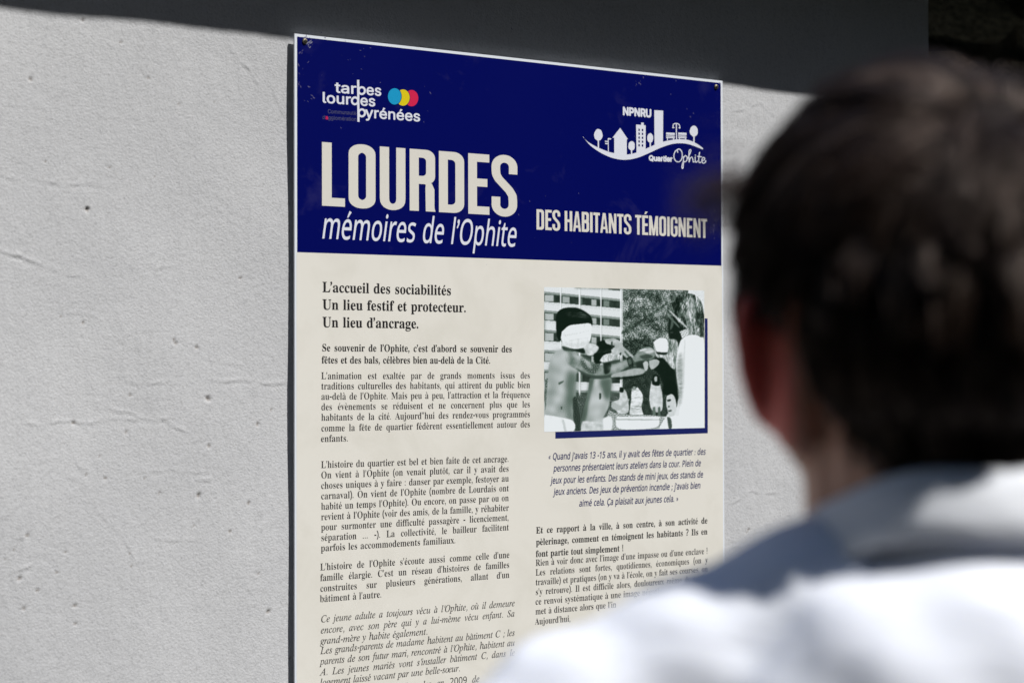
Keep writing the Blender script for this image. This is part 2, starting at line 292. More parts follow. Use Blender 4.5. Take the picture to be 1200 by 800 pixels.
GLY = {
 'B': {
  'a': '>(=):.<g:3<T:B<L:[<,:C;d:4;=:/:y:4:a:C:Q:Z:L:x:Q;9:`;Q:x;g;U<(<K<B<K<v<H=4<?=D</=N;s=R;Y=O;K=H;F=<;O=+;W<x;Y<l;V<[;L<N;=<F;+<C:t<F:f<O:]<_:Y<q:^=-:j=@:~=Q;==_;]=g<%=i<d=c=1=N=B=9=L<y=O<V=O:w=Q:a=T:]=Z:Z=k:c=t:T=]:?=C:2!;v:Z<2:b<?:k<K:x<K<-;y;v;^;Y;T;2;X:q;d:`',
  'b': '>9:d:-:d>T:b>o:^>}:R?*:@?-:@?=;i?=;i=A<%=W<B=e<b=i=(=d=F=U=_=>=q<z=}<T>%<*=|;T=n;)=V:a=8:E<n:4<D:.<%:2;d:?;G:T:n:-!<;:F<P:J<a:V<m:j<w;=<z<#<w<Y<l=$<X=;<<=B<-=?;z=8;o=+;i<w;i:~;n:_;}:L',
  'c': '=O;{:.;U:3;5:C:t:[:_:}:P;H:K;u:Q<H:a<r:y=9;>=S;d=d<3=j<_=e=#=T=9===?<z==<i=4<[=&<S<q<P<Z<U<M<f<H=$<I=/<I=9<F=H<==P<-=S;i=G;T<};N<?;T;Y;h;*;{:p<6:c<P:_<t:h=9;%=G:u<}:M<Q:6',
  'd': '>B;k:.;I:3;,:B:n:[:[:{:O;F:K;r:P<H:]<r:p=:;/=S;N=d;q=i<3=e<M=W<d=B<d>b<a>t<X?#<J?+<4?-<4?==j?==j;)=k:o=p:b=z:X>1:T>1:C=P:><d:.<d:`<M:D<1:3!</:T<?:W<N:b<[:q<d;*<d<w<^=+<R=8<C=@<2=C;z=?;l=5;a=#;W<V;T;x;V;@;a:s;q:]',
  'e': '=W;y:.;S:3;3:B:s:[:^:~:P;K:K;|:P<M:_<u:t=;;5=T;V=d;|=i<E=e<e=W<~=B=6=$=A<]=E<1=E<*;S<*;^;?;y:q<K:c<f:h<}:w=8;4=G;&<}:S<Q:7!;R<D<M<D<M<[<K=%<E=?<9=N<$=S;g=H;W=);R<O',
  'f': '<Z:G:8:G:H:a:N:g:S:k:[:m;&:m=?:H=?:H=a:m=a:m>1:q>R:|>n;3?*;Y??<2?G<X?B<u?4=+>z=1>a=.>M=%>?<t>6<e>3<T>6<G>=<?>H<=>W<?>f<E>u<H>{<I?&<E?/<8?1<&?.;x?#;t>n;s>V;s=a<O=a<O=?;s=?;s:z;u:a;}:R<1:J<K:H<K:8',
  'g': '=r;q8a;78e:i8s:N9.:F9G:L9]:_9m:~9y:e:.:U:A:P:V:T:o:c;(:|;:;D;L:s;f:W<-:N<X:S<w:a=6:u=K;6=[;V=f;|=i<H=f<n=Z=h=Z=h=6=6=6=H<r=M<O=J<4=>;v=,;b<o;R<Q;H<0;E;|;E;m;F;];D;N;<;F;2;C;$;G:t;U:l;l:j<3:j<d:h=-:a=G:U=Y:E=c:/=g9n=b9O=R96=:8|<`8h!;|;Z<6;a<B;q<I<1<K<W<I<~<B=><6=N;|=S;h=N;Z=>;S<~;P<W;S<1;Z;q;h;a!<$8y<_8~=%94=19P=.9`<~9j<l9o<Q9q;?9q;-9_;&9I;-99;=9+;X8|',
  'h': '>M:J:8:J:H:[:K:f:R:l:^:m:q:m>`:l>r:g>~:]?+:K?.:K?=;s?=;s=5<3=Q<S=d<x=i=N=]=l=9=u<X=u:q=w:_=|:R>+:K>;:H>;:8<N:8<N:H<S:H<d:M<m:Z<p:q<p<^<o<v<j=,<`=6<O=9<1=0;s<p;s:q;t:_;y:R<(:K<8:H<8:8',
  'i': '<J;C>:;/>>:z>H:o>Y:k>m:o?%:z?7;/?B;C?E;V?B;h?7;r?%;v>m;r>Y;g>H;V>>!:J:8:J:H:[:K:f:R:l:^:m:q:m=%:l=::h=G:^=M:L=O:M=a;s=a;s:q;u:_;y:R<(:K<8:H<8:8',
  'j': '<V;H>;;4>?;#>J:t>Z:q>o:t?(;$?8;5?C;H?G;]?C;m?8;x?(;|>o;x>Z;m>J;]>?!:]8a:C8c:-8j9v8u9g9)9^9:9Z9L9^9^9f9k9s9s:)9v::9t:G9l:O9`:R9P:P9F:K9;:C9+:H8|:W8x:j8|:s9.:w9B:y9]:y=#:w=9:q=F:d=M:N=P:N=a;~=a;~9~;{9X;p9;;^9#;D8n;%8d',
  'k': '>7:I:8:I:H:[:K:f:R:l:_:m:q:m>_:l>r:h>~:_?*:L?-:M?=;s?=;s<-<h<}<u=2<y=@<p=L<U=O<R=O<R=a>)=a>)=O=_=F===.<c<U>*:Z>8:M>H:H>H:8<W:8<W:H<^:H<o:L<t:X<m:j<&;r;s;e;s:q;t:_;y:R<(:K<8:H<8:8',
  'l': '<K:J:8:J:H:[:K:f:R:l:^:m:q:m>_:l>r:h>~:_?*:L?-:L?=;s?=;s:q;u:_;y:R<(:K<8:H<8:8',
  'm': '@F:J:8:J:H:[:K:f:R:l:^:m:q:m=&:l=9:g=F:]=M:K=P:K=a;q=a;q=3<1=P<P=c<r=i=?=c=[=O=k=/>,=O>M=c>s=i?G=]?e=9?o<X?o:q?p:_?u:R@#:K@4:H@4:8>I:8>I:H>Y:K>d:R>i:_>k:q>k<^>i<v>e=,>Z=6>I=9>-=1=o<r=o:q=q:_=v:R>#:K>4:H>4:8<K:8<K:H<[:K<f:R<k:_<m:q<m<^<k<v<g=,<]=6<K=9<.=0;q<p;q:q;s:_;w:S<%:K<5:H<5:8',
  'n': '>M:J:8:J:H:[:K:f:R:l:^:m:q:m=&:l=9:g=F:]=M:K=P:K=a;s=a;s=5<3=R<S=d<x=i=N=]=l=9=u<X=u:q=w:_=|:R>+:K>;:H>;:8<N:8<N:H<S:H<d:M<m:Z<p:q<p<^<o<v<j=,<`=6<O=9<1=0;s<p;s:q;t:_;y:R<(:K<8:H<8:8',
  'o': '={<-:.;^:3;8:C:u:^:_;#:P;L:K;y:P<K:_<t:u=:;8=S;^=d<,=i<U=d<z=T===;=T<u=c<L=h;y=c;J=T:~==:]<z:C<V:3!<-:C<E:J<U:`<Z:q<^;/<a;y<^<h<T=9<D=N<-=U;o=N;_=9;V<h;S;y;V;0;Y:q;_:`;o:J',
  'p': '>C:I8b:I8q:W8s:a8x:h9#:k9-:m9R:m<x:l=7:g=E:^=M:K=Q:K=a;n=a;n=1<*=P<G=d<k=j=2=e=O=T=h=<=z<v>*<O>.<#>*;O=y;%=g:_=M:D=/:3<h:.<H:3<.:A;s:X;s9X;w9/;}9#<+8w<I8r<I8b!<G:T<c:]<t:t<~;A=&;y=#<T<v<}<m=3<_==<K=@<7=;<%=-;s<p;s:~<#:g<4:Y',
  'q': '><<38b<38r<K8u<Z8{<b9,<e9?<e:U<L:@<1:3;m:/;J:3;-:B:o:Y:]:y:P;C:L;o:Q<D:a<o:x=8;;=S;`=d<.=j<L=f<j=X=+=C=`=k=k=k=k9?=l9,=q8|=|8u>28r>28b!<7:V<F:X<T:a<_:m<e:|<e<v<`=9<P=K<7=Q;~=M;n=B;b=/;V<_;S;{;V;B;b:u;m:d;}:Y',
  'r': '=I:J:8:J:H:[:K:f:R:l:^:m:q:m=%:l=;:g=G:^=M:L=O:M=a;q=a;q=%<)=B<?=W<V=e<n=i=,=f===Z=H=I=K=4=I<}=@<o=3<f<}<c<n<e<c<l<S=#<K=+<A=.<3=)<%<v;w<a;t<D;t:q;w:^;~:Q<1:K<I:H<I:8',
  's': '=J;v:.;X:2;5:>;&:A:u:<:l:/:]:/:];G:n;G:{:};5:`;N:M;k:G<%:J<7:S<A:a<D:s<;;2;{;G;I;a;*;s:o<-:b<E:^<a:e=-:z=M;@=c;l=j<*=g<K=_<R=]<Y=[<d=_<k=j<y=j<y<c<i<c<[=(<H=?<2=M;t=R;a=P;R=H;J=<;G=-;I<y;Q<m;_<c;q<X<C<A<b<0<v;v=&;^=+;==#:l<i:J<F:5',
  't': '<i;Z:/;7:4:{:B:n:]:i;$:i=A:L=A:L=V;6>A;N>_;`>y;o>y;o=a<T=a<T=A;o=A;o;0;q:y;t:l;|:d<,:a<A:j<R;)<c:{<J:P<):7',
  'u': '>G;b:.;9:5:z:I:l:l:g;?:g<}:e=6:`=D:U=M:C=P:C=a;m=a;m;(;o:s;v:g<%:_<5:]<Q:d<i:{<i<}<g=7<b=E<U=M<A=P<A=a=o=a=o;#=q:l=v:`>%:Y>8:V>8:E=V:?<i:.<i:a<U:K<>:;<#:1',
  'v': '=];m:.:_<}:N=C:D=L:5=O:5=a<(=a<(=P;{=P;g=L;`=>;a=6<=;X<q=&<v=:<r=F<e=N<O=P<O=a=[=a=[=Q=K=K=@=A=.<x<#:.',
  'w': '?);X:.:I=3:>=F:7=L:-=O:-=a;i=a;i=O;V=K;R=F;P=>;R=4;V=&<+;^<W<p<M=4<B=J<9=O<,=Q<,=a=n=a=n=O=X=J=R=>=R=7=T=0={;l>N=*>S==>Q=E>L=K>4=Q>4=a?3=a?3=Q?&=N>z=F>m=,=Z:.=K:.<d<I;k:.',
  'x': '=j:=:8:=:G:Z:U:w:q;Y;g:d=1:P=G:<=O:<=a<-=a<-=P;r=M;k=B;t=.<;<R<e=+<m=6<o=A<m=H<h=L<M=P<M=a=b=a=b=R=E=E=(=(<J<<=M:]=Y:M=a:I=j:G=j:8;z:8;z:H<6:K<<:P<=:V<::d<1:t;i;P;?:v;6:g;3:Z;::L;P:G;T:G;T:8',
  'y': '=V:m8a:U8d:B8p:59&:19>:49O:=9^:J9h:]9k:l9i:y9b;%9U;)9F;(9A;(9;;+92;49/;A96;P9H;`9g;k:3:]=$:Q==:G=I:@=N:5=O:3=O:3=a<%=a<%=O;g=K;a=F;_==;a=5;d=+<=;U<k<v<q=.<s=<<q=F<j=K<O=O<O=a=V=a=V=O=I=L=?=C=-<w<%9{;p9Q;`92;O8x;=8j;*8c',
  'z': '=O:E:8:E:F<,=I;_=I;>=E;%=::p=#:e<]:R<]:X=a===a===M;]:Q;w:Q<F:V<d:e<y:~=.;I=>;I=6:8',
  'A': '?+:/:8:/:J:A:M:P:V:]:h:j;)<R?H<e?G>P;5>l:Z>z:N?1:J?1:8<j:8<j:J=-:M=?:V=E:g=;;/=&;c;E;c;-;$;*:t;):i;.:X;>:M;Z:J;_:J;_:8!;O<$<w<$<5=j',
  'C': '?J=+:-<E:5;h:L;9:q:q;F:Z<%:R<i:Z=P:q>/;:>`;j?)<G?@=-?G=`?A>??.>T?)>i?1>t?G?+?G?+=_>u=_>X><>4>h=s>|=T?-=3?1<c?)<?>j<&>=;t=Z;o<g;t;x<);?<D:q<k:X=@:P=i:U>6:f>[;$>};H?5;7>[:Y=w:8',
  'E': '?0:F:8:F:I:e:L:w:V;%:i;);,;)>A;%>f:w>z:e?):H?-:H?=>`?=>`=k>O=k>G>5>9>R>#>g=Q>y<m?#<L>}<C>y<>>r<;>T<;<{<E<{<m=%=-=7=?=V=J>)=Z>)=Z;T=I;T=D;y=;<9=-<M<v<Y<]<a<=<c<;<c<;:|<=:h<D:[<R:U<k:T=>:V=d:`>):n>C;)>Y;G>l;n?#;n>c:8',
  'I': '=/:E:8:E:I:c:O:v:X;%:j;););)>S;%>m:x>|:f?):E?-:E?=<y?=<y?-<Z?)<H>|<>>m<;>S<;;+<?:e<F:Z<R:R<{:I<{:8',
  'L': '>{:G:8:G:I:f:N:w:X;%:k;);/;)>K;$>h:w>z:e?(:H?-:H?==#?==#?-<g?+<T?(<H>|<@>q<;>b<:>K<:;1<=:h<C:^<L:W<o:T=@:W=f:a>):q>B;.>W;N>j;y>|;y>c:8',
  'M': 'A<:F:8:F:I:d:N:v:X;%:k;);-;)>N;(>c;$>q:y>{:n?%:G?-:G?=<=?==h;m?7?=A+?=A+?-@k?&@Y>x@O>f@L>J@L;3@M:v@Q:d@W:W@c:O@q:KA+:IA+:8>]:8>]:I?&:Q?1:X?8:e?;:v?=;1?=>`=J:8=8:8;G>U;G;.;K:i;V:V;j:L<-:I<-:8',
  'O': '@)=/:-<Y:2<-:?;`:U;<:s:{;;:f;e:X<7:T<i:X=>:f=l:{>:;=>^;a>{<.?6<]?D=3?H=d?D>5?6>^>|?$>`?A><?W=n?e=??i<i?e<7?W;e?A;;?#:s>[:U>3:?=a:2!=3:D=]:M=}:h>9;8>G;u>K<i>H=O>=>*>,>U=o>t=P?+=.?1<`?)<>>j<&>>;u=[;p<i;t<&;~;K<5:|<M:^<k:J',
  'Q': '@)>J8y=R9+<m9R<?:7;l:M;C:k;#;4:h;`:X<4:T<i:X=>:f=l:{>:;=>^;a>{<.?6<]?D=3?H=d?D>5?6>^>|?$>`?A><?W=n?e=??i<i?d<4?U;_?<;4>v:j>K:M=u:8>89f>_9J?39A?I9C?c9I?f96?)9#!=3:D=^:M=~:h>:;8>H;u>L<i>I=O>>>*>,>U=o>t=P?+=.?1<`?)<>>j<&>>;u=[;p<i;t<&<#;K<6:|<N:^<l:J',
  'R': '?O:G:8:G:I:f:N:w:X;%:k;);/;)>K;$>g:w>y:e?(:H?-:H?=<^?==@?:=t?0>?>{>[>d>m>D>r=y>g=G>D<}=f<e?%:k?::R?E:K?T:I?V:I?V:8=}:8<M<X<:<X<:;/<=:k<F:X<X:N<w:I<w:8!<:<o<O<o<~<u=B=,=T=L=Z={=Q>U=6>v<e?$<N>~<B>w<<>j<:>Q',
  'S': '>V:d:-:d;}:w;};1;<;M:k;g:V<(:K<I:G<l:L=+:]=;:u=A;7=;;S=);k<f<#<&<C;N<b;+=&:q=K:k=w:o>B:|>d;6>~;Q?7;s?D<=?H<j?C=D?6=M?4=V?3=d?8=k?H=~?H=~=j=m=j=a>2=O>Q=:>k<}>~<c?/<F?3<&?.;k>{;[>g;V>L;Z>4;h={;~=j<A=Y=&=;=L=&=h<n=|<W>.<@>5<%>7;d>2;;=~:s=e:U=C:@<u:2<D:.;}:0;]:9;@:A;3:D;):C:~:?:v:-',
  'U': '?c<}:+<D:0;r:>;P:U;9:v;,;E;&;z;&>K;#>g:v>y:d?(:G?-:G?=<u?=<u?-<N?%<D>z<=>p<9>K<9;k<>;6<O:l<b:[<z:Q==:N=h:T>.:e>E;$>T;L>X;~>X>J>U>g>K>x>8?&=s?-=s?=?P?=?P?-?6?%?&>v>z>e>w>J>w<9>s;T>d:~>L:X>*:?=X:0',
  '?': '=M;<;f;<;x;A<I;H<[;S<m;u=5<C=Z<O=j<X=x<]>-<_>?<X>]<I>r</?#;g?);G?%;,>{:U>g:@?;:]?H:|?S;D?Z;k?]<8?Y<Y?N<t?==,?$=8>c=<>A=:>$=2=h=&=S<r=@<G<u<$<T;v<F;p<8;l;q;l;f!;V:/;F:1;8:9;0:G;-:];0:r;8;$;F;-;V;/;g;-;t;$;}:r<$:];}:G;t:9;g:1',
  '(': '<M;]9(;/9h:l:T:Y;F:S<<:Y=3:l>%;/>p;]?V<9?V;k>n;L>#;;=2;5<=;;;J;L:X;k9k<99(',
  ')': '<M:M9(:w9k;9:X;K;J;Q<=;K=2;9>#:v>n:L?V;*?V;V>p;v>%<-=3<3<<<-;F;v:T;V9h;*9(',
  '-': '<]:S;y:S<R<A<R<A;y',
 },
 'T': {
  'a': '>%:k:0:R:5:@:B:5:Y:1:y:8;U:J<3:j<i;8=<;W=T;w=c<;=g<T=c<e=V<m=B<v=`=N=`<l;8<c:e<e:^<n:[=%:g=D;.=M;%=*:S<e:9<G:0<8:3</:><,:O<2:r<C;T;y:w;U:O;3:8!;0:Y;@:^;R:i;e:z;w;5<=;l<K</<V<M<^<k<`=+<[=B<P=P<==U;y=M;Z=4;><g;(<3:s;X:n;&:q:l:{:^',
  'b': '>#;0:0:g:3:J:>:9:L:3:]:6:k;6>e;:>y;;?+;9?4;4?::v?=:k?=:o?I;<?N;Y?U;{?^<%?[<&?V;E=$;h=I<2=`<Z=g=$=a=B=K=U=,=]<_=W<5=I;h=4;A<s:y<P:[<*:D;[:5!;=:A;c:I<,:a<K;)<e;U<v<+<{<W<w<v<k=2<W=A<>=E;z=>;]=(;D<^;1<+:o:{:k:_:p:N;#:E',
  'c': '=T;A:0;#:3:g:>:R:O:>:u:7;K:;;m:D<3:S<S:i<r;&=2;D=H;u=`<K=g<i=d<~=X=0=H=5=5=2=$=,<t<|<l<n<i<^<l<S<u<P=)<S=6<Z=A<_=F<a=K<[=S<I=U<%=N;a=9;C<s;-<H:y;u:t;I:x;&;*:g;>:U;X:O;|:U<D:j<i;0<s;$<E:S;q:9',
  'd': '>3:v:0:X:5:B:E:4:`:/;&:3;I:=;n:N<9:e<^;#=#;A=A;X=R;q=^<-=e<D=g<f=b<w=O=;>q==>{==?*=<?3=6?9<x?=<n?=<q?I=>?N=]?U=}?^>&?[>)?V>(?O>&?J<u;/<q:u<o:e<s:Z=#:V=;:d=];/=h;%=J:]=1:C<u:5<^:0<J:4<>:?<;:S<?:v<M;N<+:t;d:M;A:7!;9:T;K:W;^:d;q:w<);3<K;m<d<P<j<n<m=-<j=?<d=K<X=T<J=V<)=N;c=6;C<j;)<6:r;Z:l;,:o:r:w:b;(:W',
  'e': '=I;7:1:k:8:M:M:::o:4;A:7;b:A<):Q<K:g<l;%=-;C=E;s=_<G=g<c=d<w=Y=(=I=,=4=%<t<q<Y<T<A;r<$:v;m:r;T:q;@:x:s;2:Z;U:R;v:X<=:k<b;/<l;$<J:]<):D;_:6!:y;};Z<1<,<K<@<b<L<z<P=9<J=M<8=T;~=P;h=B;Q=,;=<k;,<H',
  'f': '<K9c8S9Q8V9C8_9:8k978y999.9B989P9;9a969g9%9e8v9b8n9d8i9i8g9{8m:.9%::9H:E9z;$=E:?=E:D=Z;)=Z;1>#;F>d;f?7<#?L<??Y<]?^<u?Y=-?O=9?@==?-=:>w=/>m<x>i<j>l<b>u<_?)<`?/<b?5<e?=<`?G<R?K<:?A<&?$;s>O;c=Z<V=Z<S=E;_=E;C;u:|:?:k9f:Y9=:A8r:%8Z',
  'g': '=H:x8S:H8X9~8j9g9(9_9G9i9l:+:2:]:P:E:`:>:r:B;#:M;2:s;W:X;l:G<):B<G:G<g:U=*:l=C;.=W;P=e;w=i<5=f<R=^<{=R=K=R=K=4<x=4<}<q<x<O<j<2<S;t<7;a;q;T;L;O;0;R:{;C:u;5;&;#;N:o;~:_<F:K<]:2<d9k<_9K<O9/<78s;r8b;J8V!;M;`;c;d;v;q<+<)<8<B<@<`<C<~<@=:<7=J<)=U;r=X;^=T;J=G;:=3;,<v:~<X:{<:;$;x;4;f!;)8i;b8q<)9.<49V<19f<&9t;t:#;c:.;<:=:m:J:J:1:59q:/9R:89,:T8p',
  'h': '>c=Z:1=A:6=.:C<|:Y<x:u<{;A=*;v=9<b=A=+=C=E=@=[=6=j=$=n<f=h<K=V<1=:;l<b;Z<0;5:8:Q:8;N>p;T?9;O?J;??U;$?X:{?X;%?u<G?u<->S;{=v;m==;u==<@=q<k>4=<>>=e>6=}=x>*=M>&=0=y<_=g;i=a;C=_:}=a:k=i:`=v:]>0:`>F:l>R:X>(:;',
  'i': '<5;X>Z;L>];@>e;9>p;6>};9?/;@?:;L?B;X?E;f?B;r?:;z?/;|>};z>o;r>d;g>]!:Y:0:G:4:<:@:8:U:;:n:C;4:p<v:s=(:u=2:r==:k=D:^=H:I=I:L=U:z=[;>=a;Z=g;`=e;b=_;a=Y;_=R:x;-:s:m:v:^;%:X;>:f;a;2;k;(;D:T:|:9',
  'j': '<2;Z>Z;N>];B>e;;>p;8>};;?/;B?:;N?B;Z?E;h?B;t?:;|?/;~>};|>o;t>d;i>]!9a8S9M8V9>8`958n918~94929<9<9I9?9[999a9&9a8x9`8o9b8h9i8f9x8r:-9::=9y:Q:|:v<}:w=*:w=1:v==:p=D:d=G:K=I:M=V:v=[;7=a;T=g;[=e;]=];&:r:w:?:j9p:[9K:M9-:88k9{8Y',
  'k': '=~<_:1<M:5<?:A<$:x;V<$;,;`:b:8:+:8;E>o;H?);F?4;@?:;$?=:w?=:{?J;K?P;k?W;}?]<-?^<2?[<3?V<0?G;2;|<G<u<b=1<k=B<c=L<I=P<O=]=|=]=y=O=w=O=N=F<{=)<(<E<Z;&<j:h<s:_<}:]=::h=W;-=b:~=H:[=/:C<s:5',
  'l': '<1:X:1:J:3:?:::8:D:6:R:::o:E;A;@>m;C?&;A?4;:?;;-??:s?A:u?M;F?R;e?X<&?^<.?[</?W<,?G:w;2:q:k:t:_:}:Z;8:g;X;0;d;%;G:^;+:D:m:5',
  'm': '@B>k:1>W:5>L:B>H:W>J:n>P;,>y<_?#=)>{=8>l==>Y=8>C=,>,<r=p<V=X<4=A;h=$;%<i:8<3:8<p<O<x<o<z=+<v=8<h==<Z=:<H=1;z<k;e<R;O<7;4;`:x;#:a:8:+:8:k<X:s<x:v=1:t==:l=C:I=I:K=V:x=Z;<=a;O=f;Y=g;_=e;a=_;`=Y;_=R;9<5;z=(<X=V=1=g=H=b=U=T=Z=?=U<v=G<<>&=+>_=W?7=g?M=b?Z=T?`==?]=&?U<c?*:z?(:r?&:k?*:`?3:[??:_?K:i?Y:y?j;5?s;*?R:V?1::',
  'n': '><<c:/<T:2<J:9<C:D<A:T<H:z<];k<q<]<w=(<s=7<f==<W=:<G=1;~<m;Y<A;;;m:|;0:c:8:,:8:n<b:w=1:u=;:n=B:b=F:O=G:I=G:K=S:|=Y;B=a;a=g;d=e;d=_;;<5;m<s<@=C<j=]=1=f=G=b=T=U=X=@=V=%=O<c=(;6<|:y<z:j<~:^=-:Z=D:i=c;9=m;1=L:X=*:9',
  'o': '>/;G:0:v:7:R:N:;:r:4;D:8;k:F<6:[<[:v<|;;=>;_=T<)=c<M=g<}=`=E=H=]=$=e<R=a<0=U;i=D;G=.;&<n:g<O:O;z:8!;O:C;k:I<*:X<B:p<W;3<j;U<x;z=%<D=)<g<}=5<j=M<I=U<)=M;c=6;E<l;,<;:v;c:q;1:u:m;$:V;7:H',
  'p': '>#928W958d9P8h9b8o9m8~9v9;:o<p:s<~:u=0:s=<:m=C:H=G:K=T:w=Y;;=`;Z=g;`=e;a=a;_=U;N=#;t=I<?=`<g=g=.=a=H=N=X=1=_<g=Y<==L;o=8;G<x:~<X:_<5:E;k:6;C:1;%:4:k:=:V9A:O8|:R8q:]8i:l8e;+8c;&8W!;C:A;_:F;z:V<8:n<N;0<b;R<p;x<z<C<}<i<z=&<p=9<a=D<K=H<*=@;g=&;L<Y;9<%:{:y:y:l:w:a:|:O;-:E',
  'q': '=~;/8V;18c;V8h;a8m;i8u;w9@<O;G<,:r;b:N;<:9:r:2:U:7:@:H:2:d:.;-:2;R:=;y:O<C:h<g;(=+;E=D;u=^<G=g<d=b<x=T=(=>=1=`=f=`<V9K<O91<M8}<P8p<W8i<f8e<{8c=&8c=$8V!;8:V;S:];r:r<6;:<U;p<m<M<t<}<q=7<i=G<[=Q<J=T<3=P;v=C;_=.;H<p;5<Q;%<1:r;]:m;0:o:t:w:d;(:Y',
  'r': '<e:+:8:g<U:q=-:n=::h=A:E=F:G=S:t=Z;8=a;T=g;Z=e;Z=_;7<7;h=)<5=W<T=g<a=e<j=^<p=S<r=E<o=4<g=&<Z<x<L<u<A<w<8<}<1=+<.=6;T<K;);L:b:8',
  's': '<};,:0:n:2:X:7:>:>:4:<:/:49}:4:1;H:<;G:B:z:P:[:f:H;$:B;;:F;L:R;X:f;]:~;V;;;F;V;1;r:x<3:g<R:b<c:a<s:g=7:x=P;8=b;Y=g;r=f<*=a<E=X<Q=[<U=e<a=e<S<Z<G<Z<<=/<&=K;a=U;Q=R;D=I;<==;9=/;?<r;R<T;g<9;z;y<1;X<6;G<7;7<4:x<*:a;v:L;a:=;H:3',
  't': '<?:Y:0:G:4:<:?:9:R:::e:?:w:{=E:K=E:N=S:x=d;B>(;g>X;v>X;]=Z<;=Z<5=E;V=E:{;,:u:f:x:Z;%:W;;:d;Z;-;e:};A:R:{:8',
  'u': '><:g:0:T:3:G:<:?:J:<:_:@:~:K;R:k<i:o<|:q=3:n=>:h=E:Z=H:E=I:G=V:t=];8=b;U=g;[=f;_=c;^=Z;[=R;$;I:w;(:t:o:y:_;-:X;B:_;Z:o;u;/<5;Q<O;{<h<O<|=)=/=`=e=`=);:<{:h=#:]=.:X=F:f=f;2=o;)=M:U=+:9<c:0<P:4<D:?<A:S<C:l<K;/<a;x</;0;^:X;4::',
  'v': '=S:v:0:k</:f<l:]=3:M=C:7=H:2=H:5=U:T=[:m=a:~=f;-=g;;=F;D<@;K:s<(;S<Q<.<m<Y<u<t<s<{<l=(<]=8<W=A<U=J<W=V<_=`<i=f<u=h=&=e=2=]=8=N=;===.<g<c<&;~;3;):0',
  'w': '?4:i:0:e<3:b<o:Y=6:L=F:8=K:5=K:6=V:V=]:o=c;#=g;.=h;:=C;?</;@;9<s=h=#=h==;$=n;_>0<(>E<G>Q<b>U<u>R<}>H=->>=:>;=I>==U>C=_>L=e>X=g>e=d>o=[>u=M>w=;>n<m>R<8>#;S<u:0<k:0<Q<b:u:0',
  'x': '=A;y:0;i:3;]:;;S:O;I:s;<;W:g:o:R:T:@:A:-:69s:29g:49]::9V:C9T:O9V:Z9]:d9f:j9p:l:%:g:7:b:E:h:V:y;7;s:~<z:x=2:p=>:e=E:T=G:D=G:5=E:7=R:[=W:x=`;1=f;>=g;H=b;N=S;b<R<5=9<O=X<`=c<s=f=*=c=4=Y=8=J=6=?=1=7=(=1<y=/<g=4<_=7<X=8<P=6<I=1;g<9;{;5<%:z<+:i<3:_<=:[<T:i<s;4<};)<Y:U<::9',
  'y': '=89g8S9X8U9N8[9G8e9E8p9G8{9M9(9V9.9c909u9+:#9&:/9$:A9/:Z9M;-:1:e<3:]<]:U<y:M=1:C=>:4=F9{=I9}=U:@=Y:X=a:w=g;&=X;3=,;B<7;Y:r<1;i<L<><Y<Y<^<n<Y<~<M=.<B=6<>=><<=J<>=U<D=_<N=e<Z=g<i=d<t=Z<|=M<~=;<t<d<T;}<3;D;d:[;49q:`94:28d9y8W',
  'z': '=4;n:0;P:3;):;:^:D:E:G:1:C9x:79t:59q:39k:59i:;9s:K<A=/;t=+;^=,;H=2;6=7;$=9:q=7:e=1:[=&:R<s:G<y:S=>:b=T:q=b;(=f;E=d;k=]<4=T<K=R<^=T<m=]=#=g=)=e=+=_=*=Y=#=Q:R:k:z:o;9:n;Q:i;h:d;|:b<7:g<H:v<V;4<a;/<U:h<J:P<?:@<3:6<#:2',
  'A': '?E9=:89@:E9^:J9y:X:8:q;I<:>4?Q>A?Q>1:s>4:^>>:P>P:H>l:E>j:8<b:8<e:E<j:E=*:H=;:R=D:g=G;,=J;};d;};Z;{;R;u:z;8:a:q:X:]:Z:P:d:I:r:F;-:E;):8!;n<;=K<;=T>?',
  'C': '?M<_:.<(:4;S:E;,:b:j;,:W;[:R<7:W<h:g=>;#=m;D>=;j>c<9?&<h?>=<?L=l?Q>;?L>m???#?;?1?@?;?L?I?L?-=w>z=w>{>&>{>1>t>[>a>|>B?4=s?;=I?5<{?#<T>e<2>B;q=s;Z=C;K<j;G<3;K;`;W;9;k:u<+:^<K:O<q:K=P:T>,:q>`;E>m;9>A:g=n:G=<:4',
  'L': '?79{:89~:E:%:E:A:H:T:R:b:d:m;&;f>Q;k>f;m>t;j?&;a?1;P?7;9?9;<?G=A?G=<?:<}?7<k?.<]>w<R>Y;[;:;T:y;R:l;T:^;]:U;l:Q<):P<X:P=.:R=T:Y=s:f>2:z>I;<>`;c>m;c>@:8',
  'O': '?{<L:.;t:3;G:C;#:]:d;#:S;N:M<%:R<S:_=&:s=R;2=};R>H;v>j<C?*<m??=>?L=j?Q>B?K>n?;?6>|?O>Y?`>/?e=X?b=3?X<h?J<A?7;w>{;S>a;3>C:q>#:X=R:A=#:3!<M:B<p:G=6:U=T:l=r;.>1;P>G;x>Y<H>h<u>q=H>s=v>m>P>Y>x>E?/>-?9=k?==F?7<}?(<Z>i<:>F;y=x;a=H;R<~;H<W;A<2;?;h;F;1;[:d;p:Q</:F',
